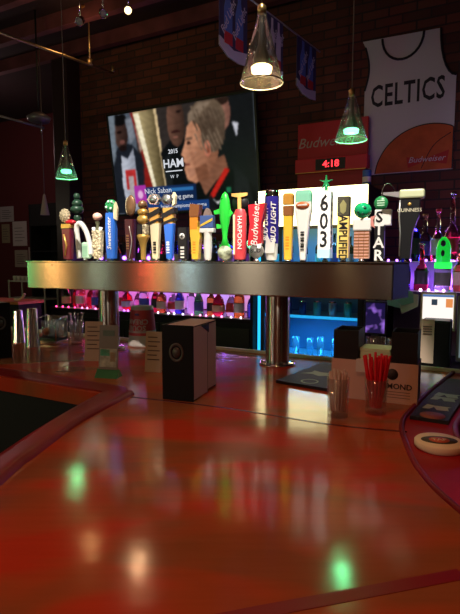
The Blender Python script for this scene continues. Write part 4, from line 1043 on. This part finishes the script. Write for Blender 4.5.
i = near(1.29); MB().lathe([(0, .010), (.032, .010), (.032, .0106), (0, .0106)], 24, (mid[i].x + .006, mid[i].y + .004, 0)).build('round_print', mat('print_rust', (.30, .10, .06), .6), rmat)
# thick coaster
pc = P(436.5, 441, BAR + .012)
co_ = thing('coaster', 'thick round cream coaster with dark oval emblem on the red drip rail', 'coaster', (pc.x + .006, pc.y, BAR - .003), math.radians(-8))
MB().lathe([(0, 0), (.050, 0), (.0525, .003), (.0525, .014), (.050, .017), (0, .017)], 40).build('disc', mat('coaster_cream', (.85, .72, .52), .6), co_)
em = MB().lathe([(0, .017), (.039, .017), (.039, .0176), (0, .0176)], 32, sy=.62).build('emblem', mat('emblem_dark', (.06, .05, .03), .6), co_)
MB().lathe([(0, .0176), (.022, .0176), (.022, .0182), (0, .0182)], 24, sy=.8).build('emblem_centre', mat('emblem_red', (.55, .10, .05), .6), em)
text('TAP', .018, mat('emblem_cream', (.75, .6, .4), .6), em, (0, 0, .0186), (0, 0, 0), ext=.0003)
# caddy with cardboard front
bl_, br2 = P(331, 396), P(417, 406)
d = (br2 - bl_); wb = d.length; an = math.atan2(d.y, d.x)
cd = thing('bar_caddy', 'black bar caddy with two bins behind a pale cardboard front by the straws', 'caddy', (bl_.x, bl_.y, BAR), an)
hb = .118
MB().box(0, wb, -.0, .003, 0, hb).build('cardboard_front', mat('cardboard', (.72, .48, .38), .7, var=.05), cd)
MB().box(wb - .003, wb, .003, .11, 0, hb).build('cardboard_side', mat('cardboard_side', (.22, .17, .16), .7), cd)
MB().box(.002, wb - .004, .004, .11, 0, .05, bev=.003).build('tray', M_black, cd)
for x0, x1, h_ in ((.004, .078, .205), (.172, wb - .004, .208)):
    mb = MB(); t_ = .003
    mb.box(x0, x1, .005, .008, .05, h_); mb.box(x0, x1, .105, .108, .05, h_); mb.box(x0, x0 + t_, .008, .105, .05, h_); mb.box(x1 - t_, x1, .008, .105, .05, h_); mb.box(x0 + t_, x1 - t_, .008, .105, .15, .155)
    mb.build('bin', M_black, cd)
m_print = mat('print_dark', (.04, .03, .03), .6)
MB().lathe([(0, 0), (.0165, 0), (.0165, .0006), (0, .0006)], 24, M=Matrix.Translation((wb * .715, -.0001, hb * .72)) @ Matrix.Rotation(PI / 2, 4, 'X')).build('round_logo', m_print, cd)
text('HAMMOND', .0225, m_print, cd, (wb * .70, -.0004, hb * .42), bold=.0004)
mb = MB()
for i in range(3): mb.box(wb * .56, wb * .92, -.0006, -.0002, hb * (.28 - .07 * i), hb * (.295 - .07 * i))
mb.build('fine_print', mat('print_faint', (.22, .13, .10), .6), cd)
npk = MB()
for i in range(11): npk.box(-.043, .043, -.04, .04, i * .0095, i * .0095 + .0085, M=Matrix.Rotation(random.uniform(-.04, .04), 4, 'Z'))
q = Vector((bl_.x, bl_.y, 0)) + Matrix.Rotation(an, 3, 'Z') @ Vector((.125, .052, 0))
o = npk.build('napkin_stack', mat('napkin_green', (.75, .88, .55), .8), None, (q.x, q.y, BAR + .05), an); tag(o, 'stack of pale green paper napkins between the two black caddy bins', 'napkins')
q2 = Vector((bl_.x, bl_.y, 0)) + Matrix.Rotation(an, 3, 'Z') @ Vector((.100, 0, 0))
o = MB().prism([(.012, .1195), (-.002, .1205), (-.0035, .116), (-.006, .085), (-.0085, .085), (-.006, .1215), (.012, .1215)], -.026, .022, 'x').build('draped_napkin', mat('napkin_white', (.72, .66, .60), .8), None, (q2.x, q2.y, BAR), an); tag(o, 'white paper napkin folded over the top edge of the cardboard front', 'napkin')
for i, (u, v) in enumerate(((364, 352), (385, 354))):
    q = Vector((bl_.x, bl_.y, 0)) + Matrix.Rotation(an, 3, 'Z') @ Vector((.105 + i * .068, .155, 0))
    tumbler(Vector((q.x, q.y, BAR + .0005 + .0105)), .031, .155, ('left' if i == 0 else 'right') + ' tall clear plastic cup standing behind the green napkins', 'clear cups behind the napkins', M_clear, 'cup', 'plastic_cup')
# straw glasses
def straw_glass(px, py, r, h, lab):
    p = P(px, py)
    o = MB().lathe([(0, 0), (r * .88, 0), (r, h), (r - .002, h), (r * .86 - .002, .016), (0, .014)], 26).build('shot_glass', M_clear, None, (p.x, p.y, BAR))
    tag(o, lab, 'glass'); return p
p1 = straw_glass(337.5, 416, .030, .105, 'small clear glass holding pale straws in front of the cardboard caddy')
p2 = straw_glass(375.5, 413, .031, .095, 'small clear glass holding red straws in front of the cardboard caddy')
m_st = mat('straw_clear', (.80, .62, .55), .35); m_rs = mat('straw_red', (.85, .02, .035), .3)
def straws(p, rb, rt, h, n, m, r, kind, lab):
    k = 0
    rad = [(0, 1), (.5, 5), (.95, n - 6)]
    for f, c in rad:
        for i in range(c):
            a = 2 * PI * i / c + f * 2
            b0 = Vector((p.x + rb * f * math.cos(a), p.y + rb * f * math.sin(a), BAR + .018))
            t0 = Vector((p.x + rt * f * math.cos(a), p.y + rt * f * math.sin(a), BAR + h + random.uniform(-.006, .004)))
            mb = MB().tube([b0, t0], r, 8, cap=False)
            mb.tube([b0, t0], r * .8, 8, cap=False)
            tag(mb.build(kind, m), lab, 'straw', kind + ' bundle'); k += 1
straws(p1, .018, .024, .122, 20, m_st, .0028, 'drinking_straw', 'pale drinking straw bunched upright in the small glass left of red straws')
straws(p2, .012, .0355, .158, 19, m_rs, .0038, 'red_drinking_straw', 'red drinking straw fanned out in the small glass beside the caddy logo')
# menu folders
def menu(loc, rz, lab, W_=.112, H_=.225, D_=.15, flip=False):
    o = thing('menu_folder', lab, 'menu', loc, rz, 'standing menu folders')
    m_cov = mat('menu_cover', (.006, .006, .007), .55, spec=.2)
    MB().box(0, W_, 0, .005, 0, H_, bev=.0015).build('front_cover', m_cov, o)
    MB().box(.002, .007, .005, D_, 0, H_, bev=.0015).build('spine', m_cov, o)
    MB().box(.007, W_ - .006, D_ * .56, D_ * .6, .0, H_ - .004).build('divider', m_cov, o)
    MB().box(0, W_ - .012, D_ - .005, D_, 0, H_ - .004, bev=.0015).build('back_cover', m_cov, o)
    pg = mat('menu_page', (.44, .29, .28), .7)
    MB().box(W_ - .005, W_ - .003, .006, D_ * .55, .004, H_ - .006).build('page', pg, o)
    MB().box(W_ - .011, W_ - .009, D_ * .62, D_ - .006, .008, H_ - .010).build('page', pg, o)
    MB().box(.008, W_ - .006, .007, .012, .004, H_ - .002).build('page', pg, o)
    MB().prism([(D_ * .30, H_ - .006), (D_ * .6, H_ - .006), (D_ * .6, H_ - .034)], W_ - .003, W_ - .0015, 'x').build('corner_holder', m_cov, o)
    MB().box(.01, W_ - .004, .008, D_ * .9, H_ - .004, H_ - .002).build('top_sheet', pg, o)
    em = MB().lathe([(.017, 0), (.024, 0), (.024, .001), (.017, .001)], 30, M=Matrix.Translation((W_ * .47, -.0001, H_ * .64)) @ Matrix.Rotation(PI / 2, 4, 'X') @ Matrix.Diagonal((1, 1.2, 1, 1)), close=True).build('oval_emblem', mat('emblem_grey', (.075, .07, .065), .5), o)
    MB().lathe([(0, 0), (.013, 0), (.013, .001), (0, .001)], 24, M=Matrix.Translation((W_ * .47, -.0001, H_ * .64)) @ Matrix.Rotation(PI / 2, 4, 'X') @ Matrix.Diagonal((1, 1.2, 1, 1))).build('emblem_centre', mat('emblem_dim', (.07, .065, .06), .4), em)
    return o
a, b = P(162.5, 399), P(196, 403); d = b - a
menu((a.x, a.y, BAR), math.atan2(d.y, d.x) + .02, 'black menu folder with oval emblem standing open in middle of bar', W_=d.length * .92, D_=.20)
a = P(-8, 360)
menu((a.x, a.y, BAR), math.radians(38), 'black menu folder cut off by the left edge beside the steel shakers', W_=.08, H_=.235, D_=.12)
# acrylic tent with green foot
p = P(108, 377)
tn = thing('table_tent', 'table tent card with lit green print and green wedge foot on the bar', 'table tent', (p.x, p.y, BAR), math.radians(-12))
hw, hh = .036, .182
MB().prism([(-.022, 0), (.03, 0), (.004, .028)], -hw - .006, hw + .006, 'x').build('green_foot', mat('foot_green', (.05, .20, .08), .45), tn)
MB().prism([(0, .027), (.003, .027), (.022, hh), (.019, hh)], -hw, hw, 'x').build('card', mat('tent_card', (.22, .17, .12), .4), tn)
tl = math.atan2(.019, hh - .027)
def on_tent(x0, x1, z0, z1, m, nm):
    f = lambda z: (z - .027) / (hh - .027) * .019
    MB().prism([(f(z0) - .0012, z0), (f(z0) - .0002, z0), (f(z1) - .0002, z1), (f(z1) - .0012, z1)], x0, x1, 'x').build(nm, m, tn)
on_tent(-.032, .032, .036, .10, mat('tent_print', (.45, .42, .30), .4, var=.4, vscale=40), 'picture_print')
on_tent(-.03, .006, .075, .098, mat('tent_green', (.08, .55, .28), .4), 'green_print'); on_tent(.008, .028, .055, .088, mat('tent_orange', (.6, .30, .12), .4), 'orange_print')
on_tent(-.022, .022, .145, .165, mat('tent_title', (.12, .15, .10), .5), 'title_print')
# tan cards
def card(px, py, w, h, rz, lab):
    p = P(px, py); o = thing('menu_card', lab, 'card', (p.x, p.y, BAR), rz, 'tan menu cards standing on the bar')
    MB().prism([(-.02, 0), (-.018, 0), (.0015, h), (0, h)], -w / 2, w / 2, 'x').build('card_front', M_tan, o)
    MB().prism([(.022, 0), (.020, 0), (.0015, h), (.003, h)], -w / 2, w / 2, 'x').build('card_back', M_tan, o)
    mb = MB()
    for i in range(6):
        z = h * (.85 - i * .11); y = -.02 + .0205 * z / h
        mb.box(-w * .36, w * (.36 if i % 2 else .2), y - .0012, y - .0002, z, z + .004)
    mb.build('print_lines', mat('card_ink', (.15, .07, .05), .7), o)
card(95, 360, .075, .16, math.radians(-5), 'tan menu card standing behind the green-footed tent')
card(155, 371, .066, .148, math.radians(-14), 'tan menu card standing just left of the black menu folder')
# upturned tub
p = P(142.5, 342.5)
tb = thing('sour_cream_tub', 'white tub with red band and upside-down lettering at back edge of bar', 'tub', (p.x + .015, p.y - .08, BAR), math.radians(-16))
r0, r1, H = .0685, .053, .192
MB().lathe([(r0 - .004, 0), (r0 + .003, 0), (r0 + .003, .010), (r0, .012), (r1, H - .004), (r1 - .004, H), (0, H)], 32).build('tub_body', mat('tub_white', (.52, .43, .39), .5), tb)
rr = lambda z: r0 + (r1 - r0) * (z - .012) / (H - .016)
MB().lathe([(rr(.055) + .0006, .055), (rr(.175) + .0006, .175)], 32).build('red_band', mat('tub_red', (.50, .05, .05), .5), tb)
MB().lathe([(rr(.065) + .001, .068), (rr(.072) + .001, .078)], 32).build('white_line', MATS['tub_white'], tb)
for s, z in (('CREAM', .122), ('SOUR', .092)):
    t = text(s, .034, MATS['tub_white'], tb, (0, 0, z), wrap=rr(z) + .0005, bold=.0008)
    for v in t.data.vertices: v.co.x *= -1; v.co.z *= -1      # upside down: the tub stands on its rim
MB().ball((0, -rr(.15) - .001, .155), .012, sy=.2, sz=.5).build('blue_badge', mat('tub_badge', (.08, .05, .20), .5), tb)
# shakers, caddy, glass of tools
SL = [(19, 343, .030, .165), (33, 347, .033, .185)]
for i, (u, v, r, h_) in enumerate(SL):
    p = P(u, v)
    o = MB().lathe([(0, h_), (r * .68, h_), (r * .72, h_ - .004), (r, .004), (r + .002, 0), (r - .001, 0)], 26).build('cocktail_shaker', M_steel if i else M_chrome, None, (p.x, p.y, BAR))
    tag(o, ['shorter steel shaker tin upturned beside the left menu folder', 'taller steel shaker tin upturned next to the chrome caddy'][i], 'shaker', 'steel shaker tins')
p = P(52, 343)
nc = thing('garnish_caddy', 'dark chrome caddy with fruit garnish beside the shaker tins', 'caddy', (p.x, p.y, BAR), math.radians(-22))
MB().box(-.062, .062, -.045, .045, 0, .018, bev=.004).build('base_tray', M_chrome, nc)
MB().box(-.056, .056, -.04, .04, .018, .03).build('tray_inset', M_black, nc)
for x in (-.032, .014, .045): MB().lathe([(0, .03), (.022, .03), (.026, .11), (.024, .11), (.020, .036), (0, .036)], 18, (x, 0, 0)).build('jar', M_clear, nc)
MB().box(-.062, .062, .043, .047, .018, .135, bev=.002).build('back_plate', M_chrome, nc)
for x in (-.06, .06): MB().tube([(x, -.04, .018), (x, -.04, .12), (x, .04, .135)], .003, 6).build('handle_wire', M_chrome, nc)
r_ = Matrix.Rotation(math.radians(-22), 3, 'Z') @ Vector((-.032, 0, 0))
o = MB().ball((0, 0, .021), .0195, sz=1.0).build('orange_fruit', mat('orange_skin', (.60, .16, .04), .45, bump=.4, bscale=300), None, (p.x + r_.x, p.y + r_.y, BAR + .036)); tag(o, 'small orange fruit sitting in a jar of the garnish caddy', 'fruit')
p = P(77, 344)
tumbler(Vector((p.x, p.y, BAR)), .036, .115, 'clear pint glass holding thin bar tools left of the tan card', None, M_clear, 'glass', 'pint_glass')
for i in range(6):
    a = i * PI / 3; mb = MB().tube([(p.x + .012 * math.cos(a), p.y + .012 * math.sin(a), BAR + .014), (p.x + .032 * math.cos(a), p.y + .032 * math.sin(a), BAR + .15)], .0022, 6)
    mb.ball((p.x + .033 * math.cos(a), p.y + .033 * math.sin(a), BAR + .152), .005, seg=8)
    tag(mb.build('bar_spoon', M_chrome), 'thin metal bar spoon leaning in the pint glass left of tan card', 'spoon', 'bar spoons in the pint glass')

# ------------------------------------------------------------------ pendants
m_pg = thin_glass('pendant_glass', haze=.035, hcol=(.75, .70, .60))
def pendant(u, vt, vb, Y, lab, col, strength, e, lc):
    b = At(u, vb, Y); t = At(u, vt, Y); h = t.z - b.z; r = .060
    o = thing('pendant_lamp', lab, 'lamp', (b.x, b.y, b.z), 0, 'cone pendant lamps')
    MB().lathe([(r, 0), (.010, h), (.0085, h), (r - .0028, .001)], 36, close=True).build('glass_cone', m_pg, o)
    MB().tube([((r - .001) * math.cos(i * PI / 20), (r - .001) * math.sin(i * PI / 20), 0) for i in range(41)], .0018, 6, cap=False).build('rim', mat('rim_glass', (.75, .72, .60), .15), o)
    MB().tube([(0, 0, h - .004), (0, 0, CE - b.z)], .0022, 6).build('cord', mat('cord_grey', (.16, .13, .12), .5), o)
    MB().lathe([(0, -.008), (.012, -.008), (.012, .014), (.004, .022)], 14, (0, 0, h)).build('cap', mat('brass_cap', (.55, .36, .14), .3, .9), o)
    MB().lathe([(.006, h - .01), (.009, h * .55), (.024, h * .34), (.0245, h * .24)], 18).build('lamp_holder', mat('holder_smoke', (.20, .19, .18), .4, .3), o)
    MB().lathe([(.0245, h * .24), (.029, h * .22), (.027, h * .15), (0, h * .13)], 20).build('bulb', glow('bulb_' + str(int(u)), col, strength), o)
    lamp('POINT', 'pendant_light', (b.x, b.y, b.z + h * .08), lc, e, rad=.02)
    return o
pendant(66.5, 144, 178, 2.86, 'green-lit glass cone pendant hanging at the left above the taps', (.12, 1, .35), 6, 1.6, (.15, 1, .35))
pendant(351, 94, 140, 1.94, 'green-lit glass cone pendant hanging before the red clock sign', (.18, 1, .42), 6, 1.6, (.15, 1, .35))
pendant(261.5, 12, 83, 1.43, 'large warm-lit glass cone pendant hanging in front of television', (1, .72, .30), 9, 1.2, (1, .70, .35))
pf = At(45, 206, 5.2)
pendant_far = thing('pendant_lamp', 'tiny pale cone pendant hanging far back at the left', 'lamp', At(45, 215, 5.2), 0)
MB().lathe([(.045, 0), (.012, .20), (0, .22)], 16).build('shade', mat('shade_pale', (.5, .42, .42), .4), pendant_far)
MB().tube([(0, 0, .2), (0, 0, CE - pendant_far.location.z)], .004, 6).build('cord', MATS['cord_grey'], pendant_far)

# ------------------------------------------------------------------ ceiling fixtures
ta, tb_ = At(-90, 1, 3.1), At(113, 73, 5.14)
tr = thing('track_rail', 'thin brass ceiling track with amber canopy running across the joists', 'light track', (0, 0, 0))
MB().tube([ta, tb_], .012, 8).build('rail', mat('track_brass', (.50, .36, .20), .35, .8), tr)
cpos = At(90, 62, 4.75); MB().tube([(cpos.x, cpos.y, cpos.z), (cpos.x, cpos.y, CE - .07)], .008, 8).build('stem', MATS['track_brass'], tr)
MB().lathe([(0, .0), (.05, 0), (.075, .04), (.075, .06), (0, .06)], 20, (cpos.x, cpos.y, CE - .07)).build('canopy', mat('canopy_copper', (.70, .28, .10), .35, .6), tr)
MB().tube([tb_, tb_ + Vector((0, 0, .07))], .014, 8).build('end_cap', MATS['track_brass'], tr)
MB().lathe([(0, -.03), (.022, -.03), (.026, .02), (0, .03)], 12, (cpos.x, cpos.y, cpos.z)).build('connector', MATS['track_brass'], tr)
def spot(u, v, lab, on, aim):
    p = At(u, v, 4.25); z = CE - p.z
    o = thing('ceiling_spot', lab, 'spotlight', p, 0, 'small ceiling spotlights')
    d = (aim - p).normalized(); q = Vector((0, 0, -1)).rotation_difference(d).to_matrix().to_4x4()
    MB().lathe([(.012, .07), (.026, .05), (.034, -.03), (.030, -.03), (.02, .03), (0, .03)], 18, M=q).build('lamp_shell', M_chrome if not on else mat('shell_brass', (.5, .3, .15), .3, .8), o)
    MB().lathe([(0, -.020), (.029, -.020), (.024, 0), (0, 0)], 18, M=q).build('lens', glow('spot_on', (1, .72, .34), 4) if on else mat('lens_dim', (.5, .45, .5), .1, 0), o)
    MB().tube([(0, 0, .04), (0, 0, z)], .007, 8).build('stem', M_chrome, o)
    return p
aimh = T(-.9, .07, TZ + .15)
spot(80, 21, 'left unlit chrome spotlight beside the amber canopy', False, Vector((-1.4, 1, 1)))
spot(103, 13, 'right unlit chrome spotlight near the top of the frame', False, Vector((.5, 1, 1)))
sp_ = spot(128, 10, 'lit warm round spotlight shining from the dark ceiling', True, Vector((-.1, .6, 1.1)))
o = thing('ceiling_heater', 'small dark ceiling fixture hanging far back at the left', 'fixture', At(39, 122, 4.8), 0)
MB().lathe([(0, 0), (.09, 0), (.11, .04), (.05, .08), (0, .08)], 18).build('dish', mat('dish_grey', (.20, .18, .22), .4, .5), o)
MB().tube([(0, 0, .07), (0, 0, CE - o.location.z)], .008, 6).build('stem', M_black, o)
MB().tube([(.02, 0, 0), (.02, 0, -.12)], .008, 6).build('pull_rod', M_chrome, o)
o = MB().tube([At(0, 116, 4.6), At(44, 128, 4.9)], .012, 8).build('conduit', mat('conduit_grey', (.22, .20, .24), .4, .6)); tag(o, 'thin grey conduit running across the dark far left corner', 'pipe')

# ------------------------------------------------------------------ far left corner
for i, (u0, u1, v0, v1, c, lab) in enumerate([(0, 13, 206, 222, (.42, .36, .40), 'grey paper pinned highest on the dark red far wall'), (13, 26, 221, 246, (.58, .50, .52), 'white upright sheet pinned in middle of dark red far wall'),
        (2, 9, 224, 243, (.30, .24, .16), 'narrow yellowish sheet pinned left of the white sheet'), (15, 27, 250, 267, (.38, .31, .26), 'tan sheet pinned below the white upright sheet'), (28.5, 38, 247, 260, (.48, .38, .34), 'small pinkish sheet pinned rightmost on the far wall')]):
    a, b = WP(u0, v1, 5.79), WP(u1, v0, 5.79)
    o = thing('pinned_paper', lab, 'paper', W((a.x + b.x) / 2, 5.799, a.z), RZ, 'papers pinned on the far wall')
    w = (b.x - a.x) / 2; hh = b.z - a.z
    MB().prism([(0, 0), (-.006, 0), (-.003, hh * .5), (-.002, hh), (0, hh)], -w, w, 'x').build('sheet', mat('sheet_%d' % i, c, .8), o)
    mb = MB()
    for j in range(5): mb.box(-w * .7, w * (.7 if j % 2 else .4), -.0075, -.0065, hh * (.2 + .13 * j), hh * (.2 + .13 * j) + .008)
    mb.build('print_lines', mat('sheet_ink', (.08, .06, .07), .8), o)
a, b = WP(33, 300, 5.4), WP(84, 180, 5.4)
sh = thing('dark_cupboard', 'tall black open cupboard standing in the far dark corner', 'cupboard', W(a.x, 5.38, 0), RZ)
w = min(b.x, -4.4) - a.x
mb = MB(); mb.box(0, .03, 0, .4, 0, 2.3); mb.box(w - .03, w, 0, .4, 0, 2.3); mb.box(0, w, .38, .4, 0, 2.3); mb.box(0, w, 0, .4, 1.97, 2.3)
mb.build('case', M_matte, sh)
for z in (.5, .9, 1.25, 1.6): MB().box(.03, w - .03, .02, .38, z - .02, z).build('shelf', M_black, sh)
# white rack
a, b = WP(9, 305, 4.3), WP(44, 272, 4.3)
rk = thing('wire_rack', 'small white rack with rows of cups standing left of the tower', 'rack', W(a.x, 4.3, 0), RZ)
w = b.x - a.x; z1, z0 = WP(20, 281, 4.3).z, WP(20, 298, 4.3).z
m_rk = mat('rack_white', (.50, .48, .42), .5)
for x in (0, w - .015):
    for y in (0, .2): MB().box(x, x + .015, y, y + .015, 0, z1 + .01).build('post', m_rk, rk)
for z in (z1, z0, .5): MB().box(0, w, 0, .215, z - .012, z).build('rack_shelf', m_rk if z > .6 else M_black, rk)
for i in range(5):
    p = W(a.x + .05 + i * .075, 4.37, z1)
    o = MB().lathe([(0, 0), (.022, 0), (.028, .06), (.026, .06), (.020, .005), (0, .005)], 14).build('white_cup', mat('cup_white', (.55, .52, .45), .5), None, p); tag(o, '%s small white cup from the left on the white rack' % ords[i], 'cup', 'cups on the white rack')
a = WP(0, 302, 3.2)
tbx = thing('side_ledge', 'orange-brown wooden ledge at far left behind the bar', 'ledge', W(a.x - .3, 3.15, 0), RZ)
zl = WP(10, 301, 3.2).z
MB().box(0, .62, 0, .3, zl - .025, zl).build('ledge_top', mat('ledge_wood', (.50, .17, .06), .4, var=.2), tbx)
MB().box(.02, .60, .02, .28, 0, zl - .025).build('ledge_body', M_matte, tbx)
p = W(a.x + .2, 3.25, zl)
o = MB().tube(spline([(-.05, 0, .012), (0, 0, .012), (.05, 0, .03), (.09, 0, .07)], 5), .012, 8).build('bar_cloth', M_cream, None, p, RZ); tag(o, 'rolled pale cloth lying on the wooden ledge left of tower', 'cloth')

# ------------------------------------------------------------------ light of the room
w = bpy.data.worlds.new('night'); scn.world = w; w.use_nodes = True
w.node_tree.nodes['Background'].inputs['Color'].default_value = (.5, .22, .30, 1)
w.node_tree.nodes['Background'].inputs['Strength'].default_value = .025
def aim(o, t): o.rotation_euler = (Vector(t) - o.location).to_track_quat('-Z', 'Y').to_euler()
def spotl(loc, t, col, e, ang, blend=.6, rad=.04):
    o = lamp('SPOT', 'aimed_spot', loc, col, e, rad, spot_size=math.radians(ang), spot_blend=blend); aim(o, t); return o
for s in (-1.45, -1.1, -.75, -.4, -.05):
    spotl((T(s, 0).x * .8 - .15, T(s, 0).y - 1.25, 3.5), T(s, .07, TZ + .19), (1, .93, .82), 430, 13, .5)  # unseen narrow spots, shaped to light only the tap handles
spotl((-.5, .4, 3.5), (-.15, .65, BAR), (1, .34, .15), 46, 60, 1, .1)  # unseen warm-red spot, added to light the bar top
spotl((.5, -.3, 3.4), (.1, .5, BAR), (1, .32, .13), 34, 55, 1, .1)  # second added spot, redder, for the near part of the bar
spotl(sp_ - Vector((0, 0, .06)), (-.1, .9, 1.1), (1, .55, .28), 6, 60, .9, .06)
spotl(W(.2, 1.6, 3.5), W(.3, 4.25, 2.3), (.95, .85, 1), 20, 36, .9, .08)  # out-of-frame spot added to brighten the jersey
spotl(W(-1.4, 2.0, 3.5), W(-1.1, 4.25, 2.2), (1, .55, .45), 7, 60, 1, .08)
lamp('POINT', 'unseen_lamp', W(-1.2, 1.4, 2.7), (1, .42, .36), 3, .3)  # unseen fill light that lifts the ceiling joists
lamp('POINT', 'unseen_lamp', W(-6.0, 4.2, 3.0), (1, .7, .68), 9, .1)  # added fill so the papers on the far wall show
lamp('POINT', 'track_fill', cpos + Vector((-.05, -.25, .10)), (1, .55, .20), 2.2, .07)  # bare point light added to make canopy and rail shine, no fitting holds it
# lamps of the room behind and beside the viewer, mirrored in the steel
for x, y, z, c, e, r in ((-4.25, -.42, 1.8, (.12, 1, .32), 16, .13), (-3.84, -.555, 1.75, (1, .50, .16), 16, .045), (-2.88, -.84, 1.75, (1, .10, .06), 8, .04), (-2.76, -.9, 1.8, (1, .55, .15), 6, .03),
                         (-2.5, -1.0, 1.75, (.6, .9, 1), 8, .08), (-3.4, -.7, 1.85, (.8, 1, .75), 4, .05), (-1.85, -1.08, 1.8, (1, .85, .65), 9, .2), (.6, -1.9, 2.0, (1, .75, .55), 4, .15), (-6.4, 2.0, 2.2, (1, .85, .65), 8, .1)):  # the last two are added to brighten the walls the steel mirrors
    lamp('POINT', 'unseen_lamp', W(x, y, z), c, e, r)
# put the origin of the long fixtures at their base
bpy.context.view_layer.update()
for o in list(C.objects):
    if o.type == 'EMPTY' and o.parent is None and o.location.length < 1e-4:
        R = o.rotation_euler.to_matrix(); ps = []
        for ch in o.children:
            ps += [ch.matrix_basis @ Vector(b) for b in ch.bound_box]
        c = Vector(((min(p.x for p in ps) + max(p.x for p in ps)) / 2, (min(p.y for p in ps) + max(p.y for p in ps)) / 2, min(p.z for p in ps)))
        for ch in o.children: ch.location = ch.location - c
        o.location = R @ c
